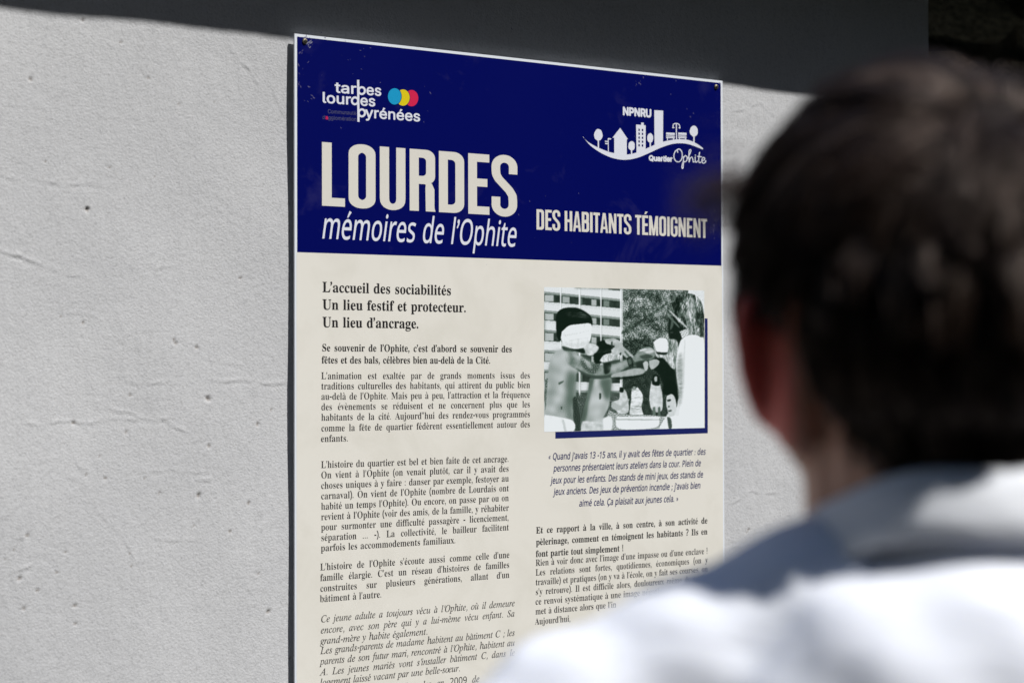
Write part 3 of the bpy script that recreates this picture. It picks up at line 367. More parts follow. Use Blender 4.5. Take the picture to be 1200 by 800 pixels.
  'S': '>A;x:/;J:3:s:B:j:E:c:E:Q:@:G:0:;:0:R;q:_;q:h;6:~:g;8:R;R:G;q:C<.:F<D:O<V:_<e:r<n;-<q;G<o;X<i;j<S<2<;<M;y<m;X=5;D=S;:=p;6>1;:>R;G>q;[?.;w?A<<?M<c?Q=&?O=C?H=Y?A=d??=s?C=}?O>/?O=u={=j={=d>S=R>y=6?4<m?;<L?6<3?&<#>i;y>H;}>4<,=y<:=d<M=M<l=-=1<e=F<G=S<%=W;]=R;7=D:r=-:U<j:@<F:3',
  '0': '>P<C:1;m:9;D:N;%:t:k;J:^<-:Y<u:^=d:j>E:~>w;A?@;k?V<C?^<v?V=C?@=c>w=y>E>+=d>/<u>+<-=z;J=e:t=F:O<x:9!<C:e<e:j<~:z=6;:=H;y=M<u=H=q=6>T<~>p<e?$<C?+;~?$;d>p;Q>T;@=q;:<u;@;y;Q;;;d:z;~:j',
  '2': '>P:X:8:X:j;}<4<`<u<v=6=+=R=4=o=7>3=1>V<{>p<`?$<=?*;w?&;Y>y;>>j:~>V:_?#:}?:;D?L;l?X<=?]<g?X=0?M=M?:=c>|=p>]=u>7=q=m=e=J=R=*=9<e<S;z;I:q;I:o>-:o>-:8',
  '9': '>P;`:1;@:3:~:8:~:k;>:e;_:c</:g<Q:r<n;)=(;A=7;_=B<$=H<I=K<p=G<p=5<Z<x<H<W<;</<7;d<<;A<H;%<^:k<{:_=D:Z=o:_>C:n>l;*?1;H?I;n?W<??]<k?V=7?E=X?(=s>Y>(>#>-==>+<d>#<1=r;[=^;0=A:g<u:I<C:7!<<<g<Z<j<u<t=/=(=>=:=H=N=K=e=I>%=@>C=2>^<y>s<_?%<??+;t?#;U>j;A>F;:=p;@=F;Q=%;n<m',
  '-': '<]:S;y:S<R<A<R<A;y',
 },
 'N': {
  'a': '>I;o:1;B:8:x:K:f:a:Z:|:W;B:];d:k<$;&<;;H<L;u<V<O<[=3<^=3<s=.=?<z=W<c=e<B=i<&=g;g=a;7=M;$=z;>>+;]>5;~><<E>><n>;=4>1=M=|=_=e=j=E=m<z=m:8=A:8=6:l=3:l<v:Q<]:?<=:5!;}:b<L:h<o:{=$;4=/;N=2;o=2<4<W<2;y<+;T;w;@;a;:;A;?;&;L:p;c:e',
  'b': '>n<i:1<A:5;}:A;e:R;R:g;M:g;A:8:r:8:r?u;R?u;R>R;Q>(;O=c;R=c;e=x;}>/<A>:<i>>=7>9=[>)=z=j>6=E>D<r>H<8>D;Y>6;+=z:a=[:F=7:7!<`:c<}:g=;:s=M;,=`;W=f<9=b<k=U=6=B=Q=&=c<_=h<;=d;|=X;i=F;X<w;R<:;R<7;X;W;i;,;|:s<<:g',
  'c': '=m<M:1;{:6;S:E;1:_:s;&:c;V:^<6:c<s:t=H;3=m;U>+<#>:<R>?=->9=V>+=D=T<y=a<P=f<*=a;g=O;Q=4;D<i;@<7;G;W;Z;-;o:u<.:i<M:e<j:g=&:k=P:z=P:E=(:6',
  'd': '>n<=:1;n:6;I:F;+:a:p;*:b;Y:^<7:b<q:p=E;,=j;J>*;o>9<=>?<d>;=(>/=@=y=S=e=W=e=U=~=S>?=S?u>4?u>4:8=_:8=V:i=S:i=@:S=(:A<d:5!<F:c<i:g=):q=<;(=N;O=T<,=T<7=N<s===D=*=X<j=e<E=i<(=d;k=W;X=B;F<p;@<6;F;W;X;,;l:s<):g',
  'e': '>K<V:1<%:6;V:F;3:a:t;*:c;X:^<5:c<m:r=A;/=g;N>(;v>9<H>?<t>:=>>+=[=m=r=L>#=#>)<P>)<-;@<-;D;b;O;B;`;*;w:s<8:h<Y:e<z:f=<:k=s:~=s:I=<:7<z:3!;A<]=E<]=?=+=0=L<o=b<G=i;}=c;`=M;K=-',
  'f': '<l;&:8;&=e:B=e:B>%;&>:;&>O;+>z;5?@;F?Y;^?k;{?u<B?y<j?u=.?m<y?=<a?D<C?G<)?B;r?4;g>u;c>O;c>8<d>8<d=e;c=e;c:8',
  'g': '>n<G8K;Y8Q:z8c:z9>;[9)<J8}<u9)=99==M9^=T:-=T:;=T:S=V:i=S:i=6:I<l:7<=:1;m:7;H:G;*:c:o;-:b;[:^<7:b<n:o=@;*=g;H>(;m>9<=>?<`>;<~>1==={=T=c=W=c=`>8>4>8>4:2>09^=}96=h8s=H8]<z8O!<F:c<h:f=&:p=;;$=N;K=T<)=T<7=N<x=;=G=%=Y<g=d<E=h<)=d;m=W;Y=C;F<r;@<7;F;V;Y;+;l:r<):g',
  'h': '>p:r:8:r?u;R?u;R>9;O=a;S=a;h=y<(>0<G>:<j>>=7>;=X>0=s=z>*=a>5=>>9<o>9:8=X:8=X<k=O=@=4=^<c=h<>=d;}=X;j=E;X<w;R<>;R:8',
  'i': '<1;5>u;(>w:w>~:p?/:m??:p?P:w?];(?d;5?f;B?d;M?];U?P;X??;U?/;M>~;B>w!:r:8:r>8;R>8;R:8',
  'j': '<1;5>u;(>w:w>~:p?/:m??:p?P:w?];(?d;5?f;B?d;M?];U?P;X??;U?/;M>~;B>w!:G8K:)8M9n8S9n9):(9#:?8}:S9$:d9.:o9?:r9Z:r>8;R>8;R9];L9/;:8h;&8X:h8N',
  'k': '>7:r:8:r?u;R?u;R<y;Q<];O<=;R<=;_<M;o<b;}<s=;>8>&>8<I<R>1:8=C:8;{<,;R;c;R:8',
  'l': '<1:r:8:r?u;R?u;R:8',
  'm': 'A6:r:8:r>8;G>8;O=b;S=b;h={<%>1<D>;<d>?=;>8=a>#=x=]={=]>6=x>R>0>s>;?:>??`>;@#>1@;=z@L=a@V=?@Z<o@Z:8?z:8?z<m?r=A?Y=_?0=h>k=e>Q=Z>?=I>.=#>)<K>):8=H:8=H<m=@=A=&=_<X=h<8=d;z=X;h=E;W<w;R<?;R:8',
  'n': '>p:r:8:r>8;G>8;O=b;S=b;i={<)>1<I>;<k>?=8>;=X>1=s=z>*=a>5=?>9<o>9:8=X:8=X<k=O=@=4=^<c=h<>=d;}=X;j=E;X<w;R<?;R:8',
  'o': '>g<N:1;|:7;S:G;2:c:s;-:c;[:^<9:c<q:r=D;0=i;R>);{>9<P>?=#>9=L>)=o=i>-=D>=<q>B<9>=;]>.;-=p:c=M:G=#:7!<O:c<r:g=1:t=E;.=Y;Y=`<9=Y<s=E=C=1=W<q=d<O=h<-=d;n=W;Y=C;F<s;@<9;F;Y;Y;.;n:t<.:g',
  'p': '>n:r8K:r>8;G>8;O=b;R=b;f=x;}>/<A>;<i>?=8>:=[>*=z=k>6=F>D<s>H<9>D;Z>6;,=z:b=[:F=7:7<i:1<B:5;~:A;f:R;R:g;N:g;Q:I;R:+;R8K!<`:c<~:h=;:u=M;0=[;L=c;n=f<9=`<r=M=B=:=W<}=d<_=h<==e;~=Y;k=H;Y<|;R<D;R<9;X;X;i;,;|:s<<:g',
  'q': '>n=S8K=S:1=T:M=V:i=R:i=@:S=(:A<c:5<;:1;n:6;I:F;,:a:p;*:b;Y:^<7:c<q:p=E;,=j;J>*;o>9<=>?<e>;=)>/=A=x=T=b=V=b=`>8>4>8>48K!<G:c<i:g=):q=<;&=M;N=T<+=T<7=N<t===D=*=X<i=e<E=i<(=d;k=W;X=B;F<p;@<6;F;W;X;,;l:s<):g',
  'r': '=?:r:8:r>8;G>8;N=P;Q=P;f=m<#>)<B>9<f>?<|>>=5>;=.=_<v=c<b=d<F=`<-=T;r=B;b=*;V<g;R<D;R:8',
  's': '=m;s:1;O:3;1:7:r:?:[:H:[;#;5:k;T:d;t:b<@:f<Z:p<j;%<o;<<n;I<h;T<^;`<L;k;q<(;4<C:y<R:i<d:_<y:Z=9:_=U:l=n;%>%;Q>8<->?<M>=<l>8=F>&=2=R<]=c<C=h<)=i;d=f;L=^;==O;9==;;=/;A<~;M<t;`<j<;<R<w<8=1<)=A;r=J;]=M;A=I:|=<:b=&:L<S:8',
  't': '<w<+:1;k:4;Q:;;<:H;+:^:z:{:w;G:w=e:C=e:C>&:w>>;4?1;W?1;W>8<f>8<f=e;W=e;W;H;[;+;h:r;z:g<5:c<Q:e<i:j<i:<<M:4',
  'u': '>p<<:1;o:5;M:?;4:Q:}:j:r;1:n;Z:n>8;O>8;O;_;X;/;s:m<E:c<j:g=*:r=>;*=O;S=U<1=U>8>6>8>6:8=a:8=W:i=T:i=?:O=#:><_:5',
  'v': '>$;g:8:8>8:x>8;k;s;v;Q<%;.<-:m</:m<7;/<B;R<M;s=@>8>$>8<P:8',
  'w': '@,;H:9:?>9:~>9;T<-;c;L;m:v;o:v;v;7;~;[<-;}<m>9=S>9>7;}>E;J>O:w>Q:w>[;J>k<-?B>9@#>9>u:9>/:9=K<O=<=,=3=U=0=U=&=,<s<O<1:9',
  'x': '>3:D:8;m<<:J>8;3>8<6<e=8>8={>8<X<<>&:8=>:8<6;o;-:8',
  'y': '>&:q8K:T8L:?8P:?9$:Q8~:h8|;)9%;?93;P9G;^9b;q:7:9>8:y>8;m;z<#;F<0:r<3:r<?;C<R;{=A>8>&>8<?9a<*92;j8j;R8X;78N',
  'z': '=g:R:8:R:`<a=e:_=e:_>8=G>8=G=g;<:g=K:g=K:8',
  'O': '@)=1:1<]:5<2:?;j:P;>:v:z;M:h</:b<v:h=a:z>B;>>t;j?><2?O<]?Y=1?^=t?U>P?>>|>u?@>B?S=a?Z<u?S</?@;L>|:v>P:P=t:9!=1:g=c:l>0:~>N;@>d;h>q<<>u<u>q=S>d>(>N>N>0>l=d>}=1?(<Z>}<2>l;n>N;X>(;K=S;G<u;K<<;X;h;n;@<1:~<Y:l',
  'Q': '@)>D8{=A:2=8:1=1:1<]:5<2:?;j:P;>:v:z;M:h</:b<v:h=a:z>B;>>t;j?><2?O<]?Y=1?^=t?U>P?>>|>u?@>B?S=a?Z<u?V<=?J;f?6;9>v:o>R:Q>(:=?A8{!=1:g=c:l>0:~>N;@>d;h>q<<>u<u>q=S>d>(>N>N>0>l=d>}=1?(<Z>}<2>l;n>N;X>(;K=S;G<u;K<<;X;h;n;@<1:~<Y:l',
  'D': '?a:z:8:z?V<Y?V=C?O=}?;>Q>t>u>F?0=f?7<y?0<.>u;K>O:v=x:S=::?<K:8!;]:m<C:m=/:t=f;0>2;V>J<2>Q<w>L=W><>,=}>O=X>i=,>x<P>};]>}',
  'P': '>g:z:8:z?V<D?V<~?Q=Q?E=t?1>1>p>?>L>D=}>@=V>2=2=u<n=P<T<z<D<9<?;]<?;]:8!;]<s<2<s<o<y=>=/=Q=A=]=Z=a={=]><=R>S=B>f<w>w<?>};]>}',
  'C': '>y=/:1<F:9;j:P;>:u:z;K:h<.:b<u:i=`:|>@;B>s;q?=<O?T=9?]>%?U>e?@>K>h=u>z=X?$=9?&<d>|<:>k;t>M;Z>&;L=R;G<u;K<<;Y;h;q;@<6:~<`:m=8:g=u:m>Q:z>Q:E=t:6',
  '1': '>P<9:8<9=z<9>M<;>s<(>a;m>M;9=~:u>K<A?V<s?V<s:8',
  '3': '>P<%:1;]:3;::7:u:?:V:K:V;):w:v;=:l;a:f<&:d<_:j=*:}=?;@=F;i=B<)=6<><~<N<R<^;u<c;E<c;E=;;u=;<N=A<u=T=1=q=9>;=3>Z<|>r<`?%<;?+;r?(;S>z:w>]:Y?+:w?=;>?M;h?Y<;?]<j?Y=4?M=P?;=f>}=r>a=v>?=o=o=Z=L=;=5<m=&<m=#=D<r=i<Z=~<7>*;g>$;?=q:w=X:Y=4:C<a:6',
  '5': '>P<+:1;b:3;?:8:|:@:c:K:c;):~:w;C:m;f:g<+:e<[:k=&:~=9;7=D;Q=G;r=@<A=+<`<`<s<)<y;X<v;1<o:o=&;%?V=c?V=c>{;X>{;M=I;m=M<==P<l=L=8=@=X=+=q<j>$<G>*;x>$;I=p:}=U:]=1:D<`:6',
  '-': '<]:S;y:S<R<A<R<A;y',
 },
 'I': {
  'a': '>U<#:/;]:3;<:=:}:N:i:f:[;&:V;J:Z;i:d<$:s<7;,<E;B<O;[<W<6<a<o<h=%<k=3<p=;<x=>=)=>=+=;=A=5=S=*=b<u=m<a=t<H=v</=t;t=m;c=d;T=W;I=J;B=<:b=M:r=m;->*;F><;d>G<&>N<F>P<t>K=1>D=H>8=]>&=m=k=x=L=|=$=|:8=?:8=?:m=::m=%:Q<q:D<[:9<B:2!<.:f<N:j<i:t<};(=1;;=:;Q=>;i=><B=-<:<l<4<L</<3<,;e;~;S;u;E;j;=;Z;:;G;<;5;D;%;P:v;a:m;t:h',
  'b': '>y<j:0<J:3<0:<;x:I;i:W;T:t;N:t;N:8:n:8:n?t;P?t;P=j;T=j;h>*;w>8</>E<I>M<j>P=<>J=d>9>)=w>B=O>Q<z>V<A>Q;d>B;2>*:f=d:H=<:6!<a:h=&:l=A:{=W;6=g;S=p;v=s<A=p<h=g=/=W=L=B=b=&=p<a=u<@=p<$=c;k=M;[=1;R<j;O<A;R;u;[;Q;k;4<%:z<@:l',
  'c': '>]<S:0;~:6;S:H;0:g:q;3:a;d:Z<?:a<x:q=M;0=u;S>8;~>J<S>P<o>O=.>I=F>@=[>4=o>$>#=m>1=W>:=?=Y=0=L=K=8=b<w=p<S=u<1=p;p=a;Z=I;J=,;A<e;><?;A;v;J;S;Z;7;p:{<1:l<S:g<x:m=9:{=N;7=Z;S>;;D>2;,>$:q=p:^=]:M=G:A=/:7<p:2',
  'd': '>y<G:0;v:6;M:H;-:f:p;2:`;d:Z<A:`<z:p=O;-=w;N>9;v>J<H>P<i>M=&>E=:>8=I>*=]=j=b=j=b?t>D?t>D:8=d:8=d:t=^:t=I:W=::I=%:<<h:3!<Q:h<q:l=1:z=F;4=U;Q=`;u=c<A=`<j=V=1=F=M=1=c<r=p<Q=u<0=p;p=b;Z=L;J=/;A<h;><A;A;v;K;S;Z;6;p:{<0:l',
  'e': '>e<X:0<$:6;S:H;0:g:q;3:a;c:Z<?:`<w:p=L;/=t;Q>7;|>J<Q>P<q>N=4>F=P>9=j>$>$=f>5=D>@<w>C<F>C<-;)<-;)<b=}<b=a<N=^<r=T=7=E=P=1=e<r=q<Q=u<1=q;q=d;[=P;K=8;A<v;><W;><6;B;j;L;H;_;.;v:v<7:k<X:g<o:i=(:n=9:v=G;&=S;6=];G>=;9>1:x=z:`=b:K=E:<<~:3',
  'f': '=(<i>K<i=r:>=r:>>K!;/:8;/?%;2?C;>?];O?p;f?~<$@+<?@.<c@+<x@$<h?J<[?N<G?P</?L;y?B;p?1;m>t;m:8',
  'g': '>z<S8U<,8X;e8a;G8n;09#:y97:l9M;C9j;X9P;g9D;y9:<693<S91<~96=D9G=T9X=_9q=b:2=b:}=]:}=I:b=::T=%:H<h:@<G:=;w:B;O:S;.:n:p;8:`;g:Z<C:`<{:p=O;.=w;N>9;w>J<H>P<i>N=&>E=;>8=J>*=_=j=d=j=d>K>D>K>D:/>?9]>.98=o8x=M8e=$8Y!<Q:t<r:x=2;)=G;==V;W=`;y=c<E=`<l=V=2=G=M=2=c<r=p<Q=u<0=p;p=c;Z=L;K=0;A<j;><E;A;z;K;Y;Z;>;p;*<0:x',
  'h': '>k;P<h;P:8:n:8:n?t;P?t;P=I;D=I;Z=w;w>:<?>K<h>P=2>L=Q>A=l>->$=l>1=G>5<u>5:8=R:8=R<p=L===;=Z<{=n<V=t<<=q<$=h;l=Y;]=E;S=+',
  'i': '<+:n:8:n>K;P>K;P:8!;2?1:|?4:o?=:e?J:b?Y:e?j:o?w:|@$;2@(;B@$;P?w;Y?j;]?Y;Y?J;P?=;B?4',
  'j': '<+:n>K;P>K;P9u;M9S;D98;48|:z8l:^8b:<8^:.8^:.9;::9;:Q9?:a9J:k9]:n9v!;1?1:|?4:n?=:e?J:b?Y:e?j:n?w:|@$;1@(;B@$;P?w;Y?j;]?Y;Y?J;P?=;B?4',
  'k': '>M;L;h;L<X;W<X=F>K>8>K<<<K<5<K!:n:8:n?t;P?t;P:8!=P:8;s<><C<j>D:8',
  'l': '<A;j:6;C:;;(:L:s:h:n;2:n?t;P?t;P;A;Q;+;V:w;a:o;q:m<#:n<.:o<9:;<%:7',
  'm': 'A#:n:8:n>K;N>K;N=Q;J=Q;T=n;c>*;v>;<0>H<G>P<`>R=+>L=I>9=`=v=l=Q=c=Q=m=l=|>&>5>9>M>G>h>O?+>R?J>O?h>D@%>2@9=s@E=R@I=)@I:8?g:8?g=(?a=K?O=d?5=q>t=u>[=s>F=k>6=^>)=L=}=8=z<|=z:8=<:8=<=.=7=J=&=b<j=q<K=u<6=s;}=k;k=^;]=K;S=4;P<s;P:8',
  'n': '>k;P<h;P:8:n:8:n>K;N>K;N=I;D=I;Z=w;w>:<?>K<h>P=2>L=Q>A=l>->$=l>1=G>5<u>5:8=R:8=R<p=L===;=Z<{=n<V=t<<=q<$=h;l=Y;]=E;S=+',
  'o': '>p<S:0;~:6;S:H;0:g:q;3:a;d:Z<?:a<x:q=M;0=u;S>8;~>J<S>P=*>J=U>8=x=u>7=M>H<x>M<?>H;d>7;3=x:g=U:H=*:6!<S:g<w:l=8:{=N;7=^;S=g;v=j<?=g<e=^=,=N=I=8=a<w=p<S=u<1=p;p=a;Z=I;J=,;A<e;><?;A;v;J;S;Z;7;p:{<1:l',
  'p': '>y:n8^:n>K;N>K;N=j;T=j;h>*;w>8</>E<I>M<j>P=<>J=d>9>)=w>B=O>Q<z>V<A>Q;d>B;2>*:f=d:H=<:6<j:0<J:3<1:<;x:I;i:W;T:t;P:t;P8^!<a:h=&:l=A:{=W;6=g;S=p;v=s<A=p<h=g=/=W=L=B=b=&=p<a=u<@=p<$=c;k=M;[=1;R<j;O<A;R;u;[;Q;k;4<%:z<@:l',
  'q': '>y>D8^=b8^=b:t=]:t=I:W=::I=%:<<h:3<G:0;v:6;M:H;-:f:p;2:`;d:Z<A:`<z:p=O;-=w;N>9;v>J<H>P<i>M=&>E=:>8=I>*=^=j=d=j=d>K>D>K!<Q:h<q:l=1:z=F;4=U;Q=`;u=c<A=`<j=V=1=F=M=1=c<r=p<Q=u<0=p;p=b;Z=L;J=/;A<h;><A;A;v;K;S;Z;6;p:{<0:l',
  'r': '=-:n:8:n>K;N>K;N=l;Q=l;a>+;w>?<9>L<Y>Q<j>P<x>P<x=m<k=o<S=q<:=n;~=f;k=W;]=F;S=0;P<r;P:8',
  's': '>=<::0;p:3;N:;;2:J:w:_:f:x:];<;<;I;G;-;Z:u;u:j<9:f<^:k<y:w=0;/=6;E=3;W=(;g<r;r<X;z;t<.;F<>;%<T:n<r:h=<:l=[:z=w;5>2;Q>B;t>M<?>P<d>M=(>D=A>6=U=~=e=g=o=L=6=?=,=T<x=g<`=s<?=x;{=t;b=h;P=U;K=?;N=,;Z<x;o<m<0<d<j<U==<F=]</=p;m=v;I=q;)=c:h=L:P=.:><d:3',
  't': '<h<P>K<P=r:>=r:>>K!:z?M;]?M;];@;_;*;g:v;u:n<.:k<=:l<N:o<Y::<D:5<,:4;[::;::M;%:m:z;;',
  'u': '>k<::3;q:7;Q:C;7:W:~:t:r;=:n;j:n>K;P>K;P;o;U;G;h;)<(:q<L:k<g:n<~:w=6;+=E;?=O;X=R;x=R>K>5>K>5:8=T:8=T;:=^;:=H:h=+:I<c:8',
  'v': '>U<&:8:I>K;2>K<);z<?;5<R:M<<:M<O;5<e;z=[>K>C>K<g:8',
  'w': '@S;i:8:O>K;5>K;d<Z;y;h<3:b<):b<>;f<R<Z=%>K=g>K>:<Z>N;g>c:b>W:b>n;f?(<Z?V>K@=>K>~:8>@:8=j<0=[<f=M=B=?=}=M=}=?=B=1<f<}<0<K:8',
  'x': '>K:M:8</<_</</:U>K;B>K;r=]<7=&<S<R<3<R<N=&<n=]=D>K>0>K<U<-<U<Z>6:8=I:8<l;3<L;g<1<:<Q<:<6;g;s;3;9:8',
  'y': '>U:h8b:v9<;$9;;698;F99;T9>;a9H;l9X;v9o<&:7:I>K;2>K<);z<?;5<R:M<<:M<N;5<e;z=[>K>C>K<P9X<C9=<59&;~8q;j8e;S8^;98[:z8^',
  'z': '>L:c:8:c:g=(=k=(=n:i=n:i>K=x>K=x=v;]:u;]:q=~:q=~:8',
  'N': '@&:u:8:u?t;g?t>&<;>;;v>T;I>o:p>f:o>b;J>`;|>`<G>`?t?E?t?E:8>S:8<N=L<5=v;s>M;J?:;U?<;X>P;Z=s;[=M;[:8',
  'P': '?3:u:8:u?t<p?t=K?n=w?^>>?D>V?#>e>W>j>,>e=Z>V=3>><n=w<S=K<C<p<>;K<>;K<w<n<w=7<{=S=*=i=:=x=P>%=j>(>,>%>H=x>c=i>x=S?-=6?7<m?:;[?:;[:8',
  'R': '?7:u:8:u?t<q?t=L?o=x?`>??G>V?&>f>[>j>0>f=`>V=9>?<u=x<^=K<O<q<J;><J;>=)<o=)=7=,=T=5=j=C=y=V>%=o>)>0>%>L=y>f=j>z=T?.=7?7<n?:;[?:;[:8!>1:8<k<j=Y<j>}:8',
  'U': '?|=-:0<O:6;y:G;P:d;3;.:{;Z:u<1:u?t;Z?t;Z<6;_;o;l;O<#;5<?:}<a:q=-:m=T:q=v:}>5;5>I;O>U;o>Y<6>Y?t???t??<1?9;Z?&;.>d:d>;:G=f:6',
  'Q': '@1<z;~=d;~>A;3>P:z?J9c>b9c>*:S=v:g!=5:1<Q:9;u:Q;G:x;#;Q:i<7:a=(:i=t;#>Y;G?3;u?Z<Q?s=5?{=t?s>P?Z>~?3?F>Y?]=t?d=(?]<7?F;Q>~:x>P:Q=t:9!=5:n=a:t>-;*>O;G>i;o>z<F?#=(>z=e>i>=>O>e>-?&=a?8=5?><d?8<<?&;v>e;[><;K=e;E=(;K<F;[;o;v;G<<;*<d:t',
  'C': '?u=5:1<Q:9;u:Q;F:x;#;Q:i<7:a=(:i=t;#>Y;F?3;u?Z<Q?s=5?{=[?x>#?o>E?a>c?M>|?5?6>s?E>Q?O>,>i>,>b>E>U>[>G>n>5>}=|?.=f?7=N?<=5?><d?8<<?%;u>d;[><;K=e;E=(;K<F;[;p;v;G<<;*<d:t=5:n=N:p=f:u=|:~>5;/>G;>>U;P>b;g>i<#?O<#?E;Z?6;9>}:w>c:_>E:K>$:==[:4',
 },
}

# ------------------------------------------------------------------ lettering: glyph outlines, packed two characters a number
AL = ''.join(chr(i) for i in range(35, 127) if chr(i) not in "\\'")[:90]
AI = {c: i for i, c in enumerate(AL)}
def dec(s): return [(AI[s[i]]*90+AI[s[i+1]]-2000)/1000 for i in range(0, len(s), 2)]
def ring(cx, cy, rx, ry, n=16, a0=0, a1=2*math.pi):
    return [(cx+rx*math.cos(a0+(a1-a0)*i/n), cy+ry*math.sin(a0+(a1-a0)*i/n)) for i in range(n)]
def ribbon(P, w, closed=False, w1=None, caps=True):
    """polyline of width w as a list of overlapping counter-clockwise pieces"""
    out = []; n = len(P); m = n if closed else n-1
    for i in range(m):
        a = P[i]; c = P[(i+1) % n]
        wa = w if w1 is None else w+(w1-w)*i/max(1, m); wb = w if w1 is None else w+(w1-w)*(i+1)/max(1, m)
        dx, dy = c[0]-a[0], c[1]-a[1]; l = math.hypot(dx, dy)
        if l < 1e-9: continue
        nx_, ny_ = -dy/l, dx/l
        out.append([(a[0]-nx_*wa/2, a[1]-ny_*wa/2), (c[0]-nx_*wb/2, c[1]-ny_*wb/2), (c[0]+nx_*wb/2, c[1]+ny_*wb/2), (a[0]+nx_*wa/2, a[1]+ny_*wa/2)])
    rngj = range(n) if (closed or caps) else range(1, n-1)
    for i in rngj:
        wi = w if w1 is None else w+(w1-w)*i/max(1, m)
        out.append(ring(P[i][0], P[i][1], wi/2, wi/2, 10))
    return out
def spline(P, k=6):
    Q = []; P = [P[0]]+list(P)+[P[-1]]
    for i in range(1, len(P)-2):
        p0, p1, p2, p3 = [np.array(P[j], float) for j in (i-1, i, i+1, i+2)]
        for j in range(k):
            u = j/k
            Q.append(tuple(.5*((2*p1)+(-p0+p2)*u+(2*p0-5*p1+4*p2-p3)*u*u+(-p0+3*p1-3*p2+p3)*u**3)))
    Q.append(tuple(P[-2])); return Q
def area(c): return .5*sum(c[i][0]*c[(i+1) % len(c)][1]-c[(i+1) % len(c)][0]*c[i][1] for i in range(len(c)))
def fill(cont):
    """non-zero winding fill of overlapping contours -> vertices, triangles"""
    vs = []; es = []
    for c in cont:
        n = len(vs); vs += [Vector(p) for p in c]; es += [(n+i, n+(i+1) % len(c)) for i in range(len(c))]
    R = delaunay_2d_cdt(vs, es, [], 0, 1e-6)
    V = np.array([(p[0], p[1]) for p in R[0]]); T = np.array([f for f in R[2] if len(f) == 3])
    C = V[T].mean(1); W = np.zeros(len(C))
    for c in cont:
        c = np.array(c); d = np.roll(c, -1, 0)
        for (x0, y0), (x1, y1) in zip(c, d):
            if y0 == y1: continue
            up = (y0 <= C[:, 1]) & (y1 > C[:, 1]); dn = (y1 <= C[:, 1]) & (y0 > C[:, 1])
            sd = (x1-x0)*(C[:, 1]-y0)-(C[:, 0]-x0)*(y1-y0)
            W += (up & (sd > 0)).astype(int)-(dn & (sd < 0)).astype(int)
    T = T[np.abs(W) > .5]
    A = (V[T[:, 1]]-V[T[:, 0]]); B_ = (V[T[:, 2]]-V[T[:, 0]]); T = T[np.abs(A[:, 0]*B_[:, 1]-A[:, 1]*B_[:, 0]) > 1e-10]
    return V, T

